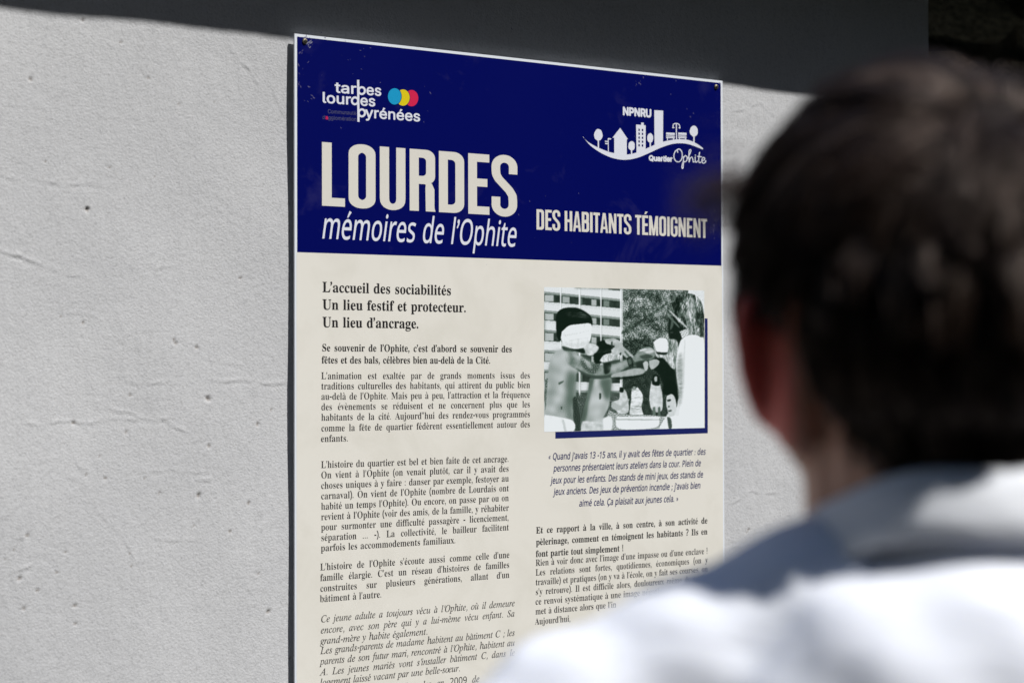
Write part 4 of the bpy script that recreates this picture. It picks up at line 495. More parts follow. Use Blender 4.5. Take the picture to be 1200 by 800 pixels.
def base(font, c):
    s = GLY[font].get(c)
    if s is None: return None
    parts = s[2:].split('!') if len(s) > 2 else []
    cs = []
    for q in parts:
        d = dec(q); cs.append(list(zip(d[::2], d[1::2])))
    return dec(s[:2])[0], cs
ACC = {'é': 'e/', 'è': 'e\\', 'ê': 'e^', 'à': 'a\\', 'â': 'a^', 'ù': 'u\\', 'ô': 'o^', 'É': 'E/', 'Ç': 'C,'}
def shear(cs, k): return [[(x+y*k, y) for x, y in c] for c in cs]
def thin(cs, kx, ky):
    R = []
    for c in cs:
        n = len(c); q = []
        for i in range(n):
            ax, ay = c[i-1]; bx, by = c[(i+1) % n]; tx, ty = bx-ax, by-ay; l = math.hypot(tx, ty)+1e-9
            q.append((c[i][0]-kx*ty/l, c[i][1]+ky*tx/l))
        R.append(q)
    return R
def glyph(font, c):
    if font == 'R' and c in GLY['B']:
        adv, cs = glyph('B', c); return adv-.004, thin(cs, .0035, 0)
    slant = .21 if font == 'T' else 0
    heavy = {'B': .044, 'R': .038, 'T': .032, 'N': .036, 'I': .03, 'K': .07}[font]
    if font == 'K': return bebas(c)
    g = base(font, c) if font in GLY else None
    if g:
        adv, cs = g
        if cs and area(max(cs, key=lambda q: abs(area(q)))) < 0: cs = [q[::-1] for q in cs]
        return adv, cs
    if c in ACC:
        b_, k = ACC[c]; adv, cs = glyph(font, b_)
        xx = [p[0] for q in cs for p in q]; yy = [p[1] for q in cs for p in q]; cx = (min(xx)+max(xx))/2; top = max(yy)
        cs = [list(q) for q in cs]; y0 = top+.035; cx += slant*.12; w_ = heavy*.9
        if k == '/': cs += [[(cx-.03, y0), (cx+.0, y0), (cx+.085, y0+.095), (cx+.015, y0+.115)]]
        if k == '\\': cs += [[(cx+.0, y0), (cx+.03, y0), (cx-.015, y0+.115), (cx-.085, y0+.095)]]
        if k == '^': cs += ribbon([(cx-.065, y0+.01), (cx, y0+.085), (cx+.065, y0+.01)], w_)
        if k == ',': cs += ribbon([(cx, .0), (cx+.03, -.08), (cx-.04, -.12)], w_)
        return adv, cs
    if c == 'œ':
        a1, c1 = glyph(font, 'o'); a2, c2 = glyph(font, 'e'); o = a1-.07
        return o+a2, c1+[[(x+o, y) for x, y in q] for q in c2]
    r = heavy
    dot = lambda x, y: [ring(x, y, r, r, 10)]
    tail = lambda x, y: [ring(x, y, r*1.05, r*1.05, 10)]+ribbon([(x+r*.45, y), (x+r*.45, y-.045), (x-r*.5, y-.11)], r*1.0)
    if c == '.': return .15, shear(dot(.07, r-.003), slant)
    if c == '…': return .50, shear(dot(.07, r)+dot(.24, r)+dot(.41, r), slant)
    if c == ',': return .15, shear(tail(.07, r), slant)
    if c == '’': return .12, shear(tail(.055, .43), slant)
    if c == ';': return .17, shear(tail(.08, r)+dot(.08, .27), slant)
    if c == ':': return .17, shear(dot(.08, r)+dot(.08, .27), slant)
    if c == '!': return .19, shear(dot(.09, r)+[[(.072, .13), (.108, .13), (.13, .47), (.05, .47)]], slant)
    if c in '«»':
        q = []
        for o in (0, .10):
            q += ribbon([(.12+o, .27), (.05+o, .17), (.12+o, .07)], .03) if c == '«' else ribbon([(.05+o, .27), (.12+o, .17), (.05+o, .07)], .03)
        return .28, q
    if c == '-': return .2, [[(.03, .14), (.17, .14), (.17, .19), (.03, .19)]]
    raise KeyError((font, c))

def rrect(x0, y0, x1, y1, rx, ry, n=6):
    P = []
    for cx, cy, a in ((x1-rx, y0+ry, -math.pi/2), (x1-rx, y1-ry, 0), (x0+rx, y1-ry, math.pi/2), (x0+rx, y0+ry, math.pi)):
        for i in range(n+1):
            q = a+math.pi/2*i/n; P.append((cx+rx*math.cos(q), cy+ry*math.sin(q)))
    return P
def rect(x0, y0, x1, y1): return [(x0, y0), (x1, y0), (x1, y1), (x0, y1)]
def rev(c): return c[::-1]
def bebas(c):
    """narrow heavy capitals, one unit tall"""
    t, b_ = .130, .132; W = .40; s = .03
    S = lambda P: ribbon(P, t, caps=False)
    if c == 'L': return .36, [rect(s, 0, s+t, 1), rect(s, 0, .34, b_)]
    if c == 'O': return W+.03, [rrect(s, -.01, W, 1.01, .17, .15), rev(rrect(s+t, b_-.01, W-t, 1.01-b_, .068, .07))]
    if c == 'U': return W+.02, [rect(s, .18, s+t, 1), rect(W-t-.01, .18, W-.01, 1)]+[[(s, .19)]+[(s+(W-.01-s)/2*(1-math.cos(a)), .18-.19*math.sin(a)**.8) for a in np.linspace(0.001, math.pi-.001, 13)]+[(W-.01, .19), (W-t-.01, .19)]+[(s+t+(W-.01-2*t-s)/2*(1+math.cos(a)), .18-.09*math.sin(a)**.8) for a in np.linspace(0.001, math.pi-.001, 9)]+[(s+t, .19)]]
    def bowl(y0, y1, xr, r): return [[(s, y0)]+[p for p in rrect(s, y0, xr, y1, r, r)[:14]]+[(s, y1)], rev([(s+t, y0+b_)]+[p for p in rrect(s+t, y0+b_, xr-t, y1-b_, r*.42, r*.42)[:14]]+[(s+t, y1-b_)])]
    if c == 'D': return W+.03, bowl(0, 1, W, .15)
    if c == 'R': return W+.02, bowl(.44, 1, W-.005, .13)+[rect(s, 0, s+t, .5), [(W-.01-t, 0), (W-.0, 0), (W-.015, .06), (W-.015, .36), (W-.05, .45), (W-.12, .5), (W-.19, .47), (W-.14, .43), (W-.015-t, .37)]]
    if c == 'B': return W+.02, bowl(.47, 1, W-.01, .13)+bowl(0, .575, W, .13)
    if c == 'E': return .365, [rect(s, 0, s+t, 1), rect(s, 0, .345, b_), rect(s, 1-b_, .345, 1), rect(s, .46, .315, .46+b_)]
    if c == 'É': return .365, bebas('E')[1]+[[(.15, 1.06), (.22, 1.06), (.32, 1.2), (.2, 1.2)]]
    if c == 'H': return W+.04, [rect(s, 0, s+t, 1), rect(W-t+.01, 0, W+.01, 1), rect(s, .45, W, .45+b_)]
    if c == 'I': return s*2+t, [rect(s, 0, s+t, 1)]
    if c == 'T': return .35, [rect(.175-t/2, 0, .175+t/2, 1), rect(.01, 1-b_, .34, 1)]
    if c == 'N': return W+.05, [rect(s, 0, s+t*.9, 1), rect(W-t*.9+.02, 0, W+.02, 1), [(W-t*.95+.02, 0), (W+.02, 0), (s+t*.95, 1), (s, 1)]]
    if c == 'M': return .54, [rect(s, 0, s+t*.9, 1), rect(.51-t*.9, 0, .51, 1), [(.22, 0), (.32, 0), (s+t*1.05, 1), (s, 1)], [(.22, 0), (.32, 0), (.51, 1), (.51-t*1.05, 1)]]
    if c == 'A': return .42, [[(.01, 0), (.12, 0), (.235, 1), (.14, 1)], [(.30, 0), (.41, 0), (.28, 1), (.185, 1)], rect(.09, .19, .33, .19+b_*.9)]
    if c == 'S':
        P = [(.341, .70), (.341, .80)]+[(.21+.132*math.cos(a), .82+.133*math.sin(a)) for a in np.linspace(0.1, math.pi-.1, 9)]+[(.078, .76), (.085, .68), (.12, .61), (.20, .52), (.28, .43), (.33, .34), (.336, .25)]+[(.207+.130*math.cos(a), .18+.133*math.sin(a)) for a in np.linspace(-.1, -math.pi+.1, 9)]+[(.079, .2), (.079, .31)]
        return W+.025, ribbon(P, t, caps=False)
    if c == 'G':
        P = [(.337, .68), (.337, .8)]+[(.213+.125*math.cos(a), .82+.133*math.sin(a)) for a in np.linspace(0.1, math.pi-.1, 9)]+[(.087, .72), (.087, .28)]+[(.213+.125*math.cos(a), .18+.133*math.sin(a)) for a in np.linspace(-math.pi+.1, -.1, 9)]+[(.337, .3), (.337, .48)]
        return W+.02, ribbon(P, t, caps=False)+[rect(.23, .42, W-.005, .42+b_*.95)]
    raise KeyError(c)

CACHE = {}
def gfill(font, c, bold=0.0):
    k = (font, c, bold)
    if k not in CACHE:
        adv, cs = glyph(font, c)
        if font in 'BR' and c in '()?-': bold = .022
        if font == 'T': bold = .008
        if bold:
            ex = []
            for q in cs: ex += ribbon(q, bold, closed=True)
            cs = cs+ex
        CACHE[k] = (adv, *(fill(cs) if cs else (np.zeros((0, 2)), np.zeros((0, 3), int))))
    return CACHE[k]
XH = {'B': .335, 'T': .31, 'N': .375, 'I': .382, 'K': 1}
CH = {}
for f_, c_ in (('B', 'L'), ('R', 'L'), ('T', 'L'), ('N', 'D'), ('I', 'N')):
    CH[f_] = max(p[1] for q in glyph(f_, c_)[1] for p in q)
CH['K'] = 1.0
for f_ in 'BRTNI': XH[f_] = max(p[1] for q in glyph(f_, 'x')[1] for p in q)
BX, BZ, YF = 1.385, .887, -.015     # board: left edge, bottom edge, front face
BW, BH = .8085, 1.2

class Ink:
    def __init__(s): s.V = []; s.T = []; s.n = 0; s.C = []
    def add(s, V, T):
        if len(V): s.V.append(V); s.T.append(T+s.n); s.n += len(V)
    def poly(s, cs):
        cs = [[tuple(at(*p)[[0, 2]]) for p in c] for c in cs]
        s.C += cs if area(cs[0]) > 0 else [c[::-1] for c in cs]
    def line(s, font, text, p0, p1, size, sx=None, just=False, sl=0.0, bold=0.0, space=.2, track=0.0, skip=''):
        """p0, p1: pixel ends of the baseline; size: (kind, pixels); sx fixed for justified lines"""
        a = at(*p0); b_ = at(*p1); x0, x1 = a[0], b_[0]; z0 = z1 = (a[2]+b_[2])/2
        if size[0] in 'XC': z0, z1 = a[2], b_[2]; size = (size[0].lower(), size[1])
        hm = at(p0[0], p0[1]-size[1])[2]-a[2]
        em = hm/(XH if size[0] == 'x' else CH)[font]
        gl = [(c, gfill(font, c, bold) if c != ' ' else None) for c in text]
        wd = sum(g_[0]+track for c, g_ in gl if g_); ns = text.count(' ')
        side = .02 if font != 'K' else .03
        if just:
            sp = ((x1-x0)/em-wd*sx)/max(1, ns)
            if sp < .10: sx = ((x1-x0)/em-.10*ns)/wd; sp = .10
        else:
            sx = (x1-x0)/em/(wd+space*ns-side*2); sp = space*sx
        x = x0-side*sx*em*(0 if just else 1)
        for c, g_ in gl:
            if g_ is None: x += sp*em; continue
            adv, V, T = g_
            if len(V) and c not in skip:
                W_ = np.empty_like(V); W_[:, 0] = x+(V[:, 0]*sx+V[:, 1]*sl)*em
                W_[:, 1] = z0+(z1-z0)*(x-x0)/(x1-x0)+V[:, 1]*em
                s.add(W_, T)
            x += (adv+track)*sx*em
        return sx
    def build(s, name, m, parent, layer=2, dz=0.0):
        if s.C: s.add(*fill(s.C))
        V = np.concatenate(s.V); T = np.concatenate(s.T)
        # wound to face the viewer
        A = V[T[:, 1]]-V[T[:, 0]]; B_ = V[T[:, 2]]-V[T[:, 0]]
        fl = (A[:, 0]*B_[:, 1]-A[:, 1]*B_[:, 0]) < 0; T[fl] = T[fl][:, ::-1]
        P = np.stack([V[:, 0]-BX, np.full(len(V), -layer*.0001-dz), V[:, 1]-BZ], -1)
        return mesh_np(name, P, T, m, parent)

panel = empty('information_panel', (BX, YF, BZ), 'tall printed information panel, blue header over cream body, screwed to the pale wall', 'information panel')
m_alu = mat('white_coated_aluminium', (.74, .78, .84), .35, .5)
e = Mb(); e.box((0, 0, 0), (BW, .003, BH)); o = e.build('board', m_alu, panel)
m_core = mat('black_spacer', (.01, .01, .011), .8)
e = Mb()
for zz in (.25, .75, 1.08): e = Mb(); e.box((.06, .003, zz), (BW-.06, .0102, zz+.03)); e.build('batten', m_core, panel)

def paper(name, col, dirt, amt_lo, amt_hi, rough=.34):
    m = mat(name, col, rough, .07)
    t = m.node_tree; b = t.nodes['Principled BSDF']; tc = t.nodes.new('ShaderNodeTexCoord')
    n = t.nodes.new('ShaderNodeTexNoise'); n.inputs['Scale'].default_value = 9; n.inputs['Detail'].default_value = 9; n.inputs['Roughness'].default_value = .62
    n.inputs['Distortion'].default_value = .6
    r = t.nodes.new('ShaderNodeValToRGB'); r.color_ramp.elements[0].position = amt_lo; r.color_ramp.elements[1].position = amt_hi
    r.color_ramp.elements[0].color = (0, 0, 0, 1); r.color_ramp.elements[1].color = (1, 1, 1, 1)
    mxx = t.nodes.new('ShaderNodeMix'); mxx.data_type = 'RGBA'; mxx.inputs[6].default_value = (*col, 1); mxx.inputs[7].default_value = (*dirt, 1)
    n2 = t.nodes.new('ShaderNodeTexNoise'); n2.inputs['Scale'].default_value = 3; n2.inputs['Detail'].default_value = 3
    rr = t.nodes.new('ShaderNodeMapRange'); rr.inputs[3].default_value = rough-.08; rr.inputs[4].default_value = rough+.14
    L = t.links.new
    L(tc.outputs['Object'], n.inputs['Vector']); L(tc.outputs['Object'], n2.inputs['Vector']); L(n.outputs['Fac'], r.inputs[0]); L(r.outputs[0], mxx.inputs[0])
    L(mxx.outputs[2], b.inputs['Base Color']); L(n2.outputs['Fac'], rr.inputs[0]); L(rr.outputs[0], b.inputs['Roughness'])
    return m
m_blue = paper('blue_print', (.0010, .0030, .096), (.022, .022, .12), .58, .8)
m_cream = paper('cream_print', (.735, .715, .655), (.66, .64, .575), .45, .75, .42)
# the two printed fields, each a thin film with the white edge of the board left round it
MG = .0040
hl, hr = at(347.5, 295.5)[2], at(848, 311.5)[2]
def film(name, pts, m, y0, y1):
    n = len(pts); V = [(x-BX, y0, z-BZ) for x, z in pts]+[(x-BX, y1, z-BZ) for x, z in pts]
    F = [tuple(range(n)), tuple(range(2*n-1, n-1, -1))]+[(i, i+n, (i+1) % n+n, (i+1) % n) for i in range(n)]
    return mesh_np(name, V, F, m, panel)
film('header_field', [(BX+MG, hl), (BX+BW-MG, hr), (BX+BW-MG, BZ+BH-MG), (BX+MG, BZ+BH-MG)], m_blue, -.00011, -.00001)
film('body_field', [(BX+MG*.7, BZ+MG), (BX+BW-MG*.7, BZ+MG), (BX+BW-MG*.7, hr-.0001), (BX+MG*.7, hl-.0001)], m_cream, -.000105, -.00001)

m_letter = mat('cream_ink', (.68, .66, .60), .4, .12)
m_white = mat('white_ink', (.70, .72, .80), .4, .12)
m_black = mat('black_ink', (.022, .021, .022), .4, .12)
m_text = mat('soft_black_ink', (.030, .027, .028), .4, .12)
m_navy = mat('navy_ink', (.012, .018, .115), .4, .12)
m_navytext = mat('navy_text_ink', (.022, .026, .11), .4, .12)

# title
k = Ink(); k.line('K', 'LOURDES', (377.3, 241.0), (605.5, 253.6), ('C', 74.5), track=.0); k.build('title_lettering', m_letter, panel)
k = Ink(); k.line('N', 'mémoires de l’Ophite', (376.5, 279.2), (604, 289.0), ('X', 23.2), sl=.15, bold=.008, space=.22); k.build('subtitle_lettering', m_white, panel)
k = Ink(); k.line('K', 'DES HABITANTS TÉMOIGNENT', (628.7, 269), (828.3, 279), ('C', 23.8), track=.0, space=.17); k.build('heading_lettering', m_letter, panel)

# headings in the left column
def para(name, font, lines, size, m, sx=.72, bold=0.0, sl=0.0, space=.22):
    k = Ink()
    for text, p0, p1, j in lines:
        r = k.line(font, text, p0, p1, size, sx=sx, just=j, bold=bold, sl=sl, space=space)
        if not j: print('sx', name, text[:12], round(r, 3))
    return k.build(name, m, panel)
para('column_heading', 'B', [('L’accueil des sociabilités', (378, 342.3), (528.5, 345.8), 0), ('Un lieu festif et protecteur.', (378, 362.6), (546, 365.8), 0),
     ('Un lieu d’ancrage.', (378, 383.3), (490.5, 384.6), 0)], ('c', 11.9), m_black, bold=.010)
S1 = .92
para('bold_paragraph', 'B', [('Se souvenir de l’Ophite, c’est d’abord se souvenir des', (377, 411.7), (600, 412.4), 1), ('fêtes et des bals, célèbres bien au-delà de la Cité.', (377, 426), (574.5, 425.6), 0)], ('c', 8.4), m_black, S1, bold=.009)
C2 = ('c', 8.1)
yl = [444.2, 456.2, 468.4, 480.5, 492.6, 505.2, 517.6]; yr = [443.2, 454.4, 465.6, 477, 488.6, 500.4, 511.5]
T_ = ['L’animation est exaltée par de grands moments issus des', 'traditions culturelles des habitants, qui attirent du public bien', 'au-delà de l’Ophite. Mais peu à peu, l’attraction et la fréquence',
      'des évènements se réduisent et ne concernent plus que les', 'habitants de la cité. Aujourd’’hui des rendez-vous programmés', 'comme la fête de quartier fédèrent essentiellement autour des', 'enfants.']
S2 = .90
para('paragraph', 'R', [(T_[i], (376.2, yl[i]), (621.2, yr[i]), 1) for i in range(6)]+[(T_[6], (376, yl[6]), (407.8, yl[6]-.7), 0)], C2, m_text, S2)
T_ = ['L’histoire du quartier est bel et bien faite de cet ancrage.', 'On vient à l’Ophite (on venait plutôt, car il y avait des', 'choses uniques à y faire : danser par exemple, festoyer au', 'carnaval). On vient de l’Ophite (nombre de Lourdais ont',
      'habité un temps l’Ophite). Ou encore, on passe par ou on', 'revient à l’Ophite (voir des amis, de la famille, y réhabiter', 'pour surmonter une difficulté passagère - licenciement,', 'séparation … -). La collectivité, le bailleur facilitent', 'parfois les accommodements familiaux.']
def col(T_, xl, xr, yl0, yr0, yl1, yr1, last):
    n = len(T_); R = []
    for i, s in enumerate(T_):
        u = i/max(1, n-1); a_ = (xl, yl0+(yl1-yl0)*u); b_ = (xr, yr0+(yr1-yr0)*u); j = 1
        if i == n-1 and last:
            v = (last-xl)/(xr-xl); b_ = (last, a_[1]+(b_[1]-a_[1])*v); j = 0
        R.append((s, a_, b_, j))
    return R
para('paragraph', 'R', col(T_, 376, 596.3, 547.8, 541.2, 645.5, 632.5, 533.8), C2, m_text, S2)
T_ = ['L’histoire de l’Ophite s’écoute aussi comme celle d’une', 'famille élargie. C’est un réseau d’histoires de familles', 'construites sur plusieurs générations, allant d’un', 'bâtiment à l’autre.']
para('paragraph', 'R', col(T_, 375, 597, 667.6, 653.4, 705, 688.6, 447), C2, m_text, S2)
T_ = ['Ce jeune adulte a toujours vécu à l’Ophite, où il demeure', 'encore, avec son père qui y a lui-même vécu enfant. Sa', 'grand-mère y habite également.']
para('italic_paragraph', 'T', col(T_, 376, 603.4, 728.4, 710, 754, 734.5, 501), C2, m_text, .95)
T_ = ['Les grands-parents de madame habitent au bâtiment C ; les', 'parents de son futur mari, rencontré à l’Ophite, habitent au', 'A. Les jeunes mariés vont s’installer bâtiment C, dans le', 'logement laissé vacant par une belle-sœur.']
para('italic_paragraph', 'T', col(T_, 375.5, 603.4, 765.4, 744.6, 802.2, 780.5, 539), C2, m_text, .95)
k = Ink(); k.line('T', 'à Lourdes en 2009 de', (463, 809), (562, 798.5), C2, sx=.95, just=True); k.build('italic_paragraph', m_text, panel)

T_ = [('« Quand j’avais 13 -15 ans, il y avait des fêtes de quartier : des', 642.5, 539.0, 826.5, 531.8), ('personnes présentaient leurs ateliers dans la cour. Plein de', 648.5, 552.6, 821.0, 545.3),
      ('jeux pour les enfants. Des stands de mini jeux, des stands de', 645.5, 566.6, 823.5, 558.8), ('jeux anciens. Des jeux de prévention incendie ; j’avais bien', 648.8, 580.0, 820.5, 571.5), ('aimé cela. Ça plaisait aux jeunes cela. »', 678.5, 593.4, 794.5, 587.0)]
para('quotation', 'N', [(s, (a_, b_), (c_, d_), 0) for s, a_, b_, c_, d_ in T_], ('c', 7.6), m_navytext, bold=.024, sl=.14)
T_ = ['Et ce rapport à la ville, à son centre, à son activité de', 'pèlerinage, comment en témoignent les habitants ? Ils en', 'font partie tout simplement !']
para('bold_paragraph', 'B', col(T_, 628, 829, 625.2, 612.4, 652.4, 638.2, 730.6), ('c', 7.5), m_black, .93, bold=.009)
T_ = ['Rien à voir donc avec l’image d’une impasse ou d’une enclave !', 'Les relations sont fortes, quotidiennes, économiques (on y', 'travaille) et pratiques (on y va à l’école, on y fait ses courses, on', 's’y retrouve). Il est difficile alors, douloureux même de sentir', 'ce renvoi systématique à une image négative', 'met à distance alors que l’in']
L6 = col(T_, 627.5, 829.5, 663.6, 647.6, 719.8, 701, 0)
def cut(l, xe):
    v = (xe-l[1][0])/(l[2][0]-l[1][0]); return (l[0], l[1], (xe, l[1][1]+(l[2][1]-l[1][1])*v), 0)
L6[4] = cut(L6[4], 779); L6[5] = cut(L6[5], 722)
L6.append(('Aujourd’hui,', (627, 731.4), (668.5, 727.8), 0))
para('paragraph', 'R', L6, ('c', 7.5), m_text, .88)

# ---------------------------------------------------- agglomeration logo
lg = empty('wordmark_logo', (0, 0, 0)); lg.parent = panel
def Lc(x, y): return (370+x/9.23, 90+y/9.23)
k = Ink()
bo = .03
k.line('I', 'tar', Lc(212, 170), Lc(436, 186), ('X', 9.0), bold=bo); k.line('I', 'es', Lc(548, 195), Lc(708, 208), ('X', 9.0), bold=bo)
k.line('I', 'lour', Lc(70, 279), Lc(376, 302), ('X', 9.0), bold=bo); k.line('I', 'es', Lc(482, 310), Lc(643, 320), ('X', 9.0), bold=bo)
k.line('I', 'yrénées', Lc(538, 440), Lc(1128, 484), ('X', 9.0), bold=bo)
def P_(l): return [Lc(x, y) for x, y in l]
def flip(c): return c if area([(p[0], -p[1]) for p in c]) > 0 else c[::-1]
def pxribbon(P, w, closed=False): return ribbon(P, w, closed)
for cs in ([P_([(446,35),(470,36),(473,490),(450,488)])],):
    k.poly(cs)
bow = lambda cx, cy, rx, ry: pxribbon([Lc(cx+rx*math.cos(a), cy+ry*math.sin(a)) for a in np.linspace(0, 2*math.pi, 25)[:-1]], 2.35, True)
k.poly(bow(497, 152, 34, 37)); k.poly(bow(424, 262, 34, 37)); k.poly(bow(498, 392, 34, 38))
k.build('wordmark', m_white, lg)
m_grey = mat('faint_grey_ink', (.09, .09, .17), .4, .12)
k = Ink(); k.line('I', 'Communauté', Lc(130, 395), Lc(436, 415), ('X', 3.4)); k.line('I', 'd’', Lc(72, 458), Lc(104, 460), ('X', 3.4)); k.line('I', 'gglomération', Lc(134, 462), Lc(440, 482), ('X', 3.4))
k.build('small_wordmark', m_grey, lg)
k = Ink(); k.line('I', 'a', Lc(106, 460), Lc(132, 461), ('X', 3.4), bold=.06); k.build('red_letter', mat('red_ink', (.55, .015, .09), .4), lg)
def disc(cx, cy, r): return [Lc(cx+r*.82*math.cos(a), cy+r*math.sin(a)) for a in np.linspace(0, 2*math.pi, 41)[:-1]]
for i, (cx, cy, c_, nm) in enumerate(((1036, 233, (.62, .012, .07), 'red_dot'), (943, 227, (.70, .56, .004), 'yellow_dot'), (852, 214, (.004, .30, .56), 'blue_dot'))):
    if i:
        k = Ink(); k.poly([disc(cx, cy, 95)]); k.build('dot_outline', m_blue, lg, 2, i*.00006-.00003)
    k = Ink(); k.poly([disc(cx, cy, 88)]); k.build(nm, mat(nm+'_ink', c_, .4), lg, 2, i*.00006)

# ---------------------------------------------------- district logo
lq = empty('district_logo', (0, 0, 0)); lq.parent = panel
def Q(x, y): return (680+x/7.5, 120+y/7.5)
QP = lambda l: [Q(*p) for p in l]
def qr(P, w, **kw): return ribbon([Q(*p) for p in P], w/7.5, **kw)
k = Ink()
top = spline([(22,305),(70,350),(150,395),(240,432),(300,447),(400,460),(500,440),(600,398),(680,362),(780,335),(880,325),(960,335),(1030,368),(1080,405)], 5)
bot = spline([(1075,415),(1020,392),(950,368),(880,360),(800,368),(700,402),(600,448),(500,488),(400,505),(300,494),(200,455),(110,398),(60,350),(24,302)], 5)
k.poly([QP(top+bot)])
k.poly([QP([(298,440),(298,312),(282,312),(350,225),(418,325),(408,326),(408,465),(300,455)])])
k.poly([QP([(652,372),(650,70),(728,74),(726,352)])])
wn = []
for yy in range(5):
    for xx in (510, 540):
        y_ = 232+yy*34+(2 if xx == 540 else 0); wn.append(QP([(xx,y_),(xx,y_+20),(xx+13,y_+21),(xx+13,y_+1)]))
bd = QP([(494,445),(490,196),(535,199),(535,178),(557,180),(557,201),(574,203),(574,410)])
sg = area(bd)
k.poly([bd]+[c if area(c)*sg < 0 else c[::-1] for c in wn])
for cx, cy, rx, ry, yb in ((158,288,37,52,395),(450,383,29,42,450),(614,314,28,42,388),(998,254,36,48,358)):
    r_ = random.Random(cx); n = 18
    k.poly([[Q(cx+rx*(1+r_.uniform(-.1,.08))*math.cos(2*math.pi*i/n), cy+ry*(1+r_.uniform(-.08,.06))*math.sin(2*math.pi*i/n)) for i in range(n)]])
    k.poly([QP([(cx-5, cy+ry*.7),(cx+6, cy+ry*.7),(cx+6, yb+6),(cx-5, yb+6)])])
k.poly([QP([(241,316),(248,316),(250,432),(243,432)])]); k.poly([QP([(248,314),(272,318),(270,328),(248,326)])]); k.poly([QP([(216,338),(241,341),(241,350),(216,347)])]); k.poly([QP([(218,357),(241,360),(241,370),(218,367)])])
k.poly([QP([(839,185),(847,185),(850,328),(841,328)])])
k.poly(qr(spline([(815,215),(818,195),(842,186),(868,196),(874,220)]), 8)); k.poly([QP([(805,218),(829,220),(824,228),(810,227)])]); k.poly([QP([(862,222),(882,223),(877,232),(866,231)])])
for x0, x1 in ((754, 830), (860, 933)):
    for y0, hh in ((266, 20), (292, 10), (306, 9)): k.poly([QP([(x0,y0),(x1,y0+3),(x1,y0+hh+3),(x0,y0+hh)])])
    k.poly([QP([(x0+8,314),(x0+16,314),(x0+16,334),(x0+8,334)])]); k.poly([QP([(x1-14,314),(x1-6,316),(x1-6,334),(x1-14,334)])])
k.line('I', 'NPNRU', Q(374, 109), Q(624, 131), ('C', 8.7), bold=.085)
k.line('I', 'Quartier', Q(604, 511), Q(808, 521), ('X', 4.4), bold=.085)
for st in ([(868,410),(835,430),(822,475),(838,515),(870,522),(893,490),(893,440),(872,412),(852,418),(856,440)],
           [(905,478),(906,520),(903,575),(895,580),(893,560),(905,520)], [(905,490),(922,470),(938,482),(936,510),(918,524),(906,514)],
           [(938,500),(955,470),(972,425),(962,418),(955,440),(956,522),(964,495),(980,482),(988,500),(992,524),(1002,522)],
           [(1010,482),(1010,512),(1018,528),(1030,515)], [(1048,440),(1040,500),(1046,530),(1062,525)], [(1030,476),(1066,480)],
           [(1066,512),(1088,508),(1092,490),(1078,486),(1068,508),(1076,534),(1094,532),(1104,514)], [(1010,464),(1011,466)]):
    k.poly(qr(spline(st), 8.5))
k.build('skyline_emblem', m_white, lq)

# ---------------------------------------------------- the printed photograph
def PC(x, y): return (610+x/3.81, 320+y/3.81)
k = Ink(); k.poly([[PC(*q) for q in ((822,202),(835,202),(836,714),(155,738),(155,708),(822,690))]]); k.build('photograph_border', m_navy, panel, 1.6)
NX, NY = 420, 380
c0, c1, c2, c3 = [at(*PC(*q)) for q in ((105,62),(820,78),(820,690),(105,708))]
uu, vv = np.meshgrid(np.linspace(0, 1, NX), np.linspace(0, 1, NY))
GX = 105+uu*715; GY = (62+16*uu)*(1-vv)+(708-18*uu)*vv      # traced coordinates
nz = lambda lo, hi, s: spec_noise(512, lo, hi, seed=s)[:NY, :NX]
img = np.full((NY, NX), .86)
def inside(poly):
    c = np.array(poly, float); d = np.roll(c, -1, 0); m = np.zeros(GX.shape, bool)
    for (x0, y0), (x1, y1) in zip(c, d):
        if y0 == y1: continue
        m ^= ((y0 > GY) != (y1 > GY)) & (GX < (x1-x0)*(GY-y0)/(y1-y0)+x0)
    return m
KX = np.fft.rfftfreq(NX)[None]; KY = np.fft.fftfreq(NY)[:, None]
def blur(a, k):
    sg = {1: .8, 2: 1.3, 3: 4, 4: 6, 5: 9, 6: 14}[k]
    return np.fft.irfft2(np.fft.rfft2(a)*np.exp(-2*(math.pi*sg)**2*(KX**2+KY**2)), (NY, NX))
def paint(poly, v, soft=2, tex=0, alpha=1.0, smooth=True):
    m = blur(inside(spline(list(poly)+[poly[0]], 5) if smooth else poly).astype(float), soft)*alpha
    img[:] = img*(1-m)+m*np.clip(v+(tex if isinstance(tex, (int, float)) else tex), 0, 1)
fine = .8*nz(2, 7, 21); mid = .3*nz(10, 40, 22); wide = .8*nz(25, 110, 23)
streak = spec_noise(512, 3, 60, 2.6, .5, seed=24)[:NY, :NX]
diag = spec_noise(512, 3, 60, .6, 2.4, seed=25)[:NY, :NX]
# block of flats: white balcony fronts, dark window bands
for (ya, yb, yc, yd) in ((92,127,126,158),(175,210,208,241),(262,303,292,322),(352,395,375,402),(440,480,452,492),(530,570,535,575)):
    paint([(105,ya-10),(440,yc-10),(440,yc),(105,ya)], .60, 1, 0, 1, False)
    paint([(105,ya),(440,yc),(440,yd),(105,yb)], .25, 1, .06*mid, 1, False)
    for x0, x1, v in ((107,145,.72),(182,213,.66),(308,330,.7),(360,385,.55),(258,268,.5)):
        u0 = (x0-105)/335; paint([(x0, ya+(yc-ya)*u0+4),(x1, ya+(yc-ya)*u0+6),(x1, yb+(yd-yb)*u0),(x0, yb+(yd-yb)*u0-2)], v, 1, 0, 1, False)
    for k_ in range(1, 3): paint([(105,yb+4*k_),(440,yd+5*k_),(440,yd+5*k_+1.2),(105,yb+4*k_+1.2)], .62, 1, 0, .5, False)
paint([(383,64),(434,66),(434,78),(383,74)], .28, 1, 0, 1, False)
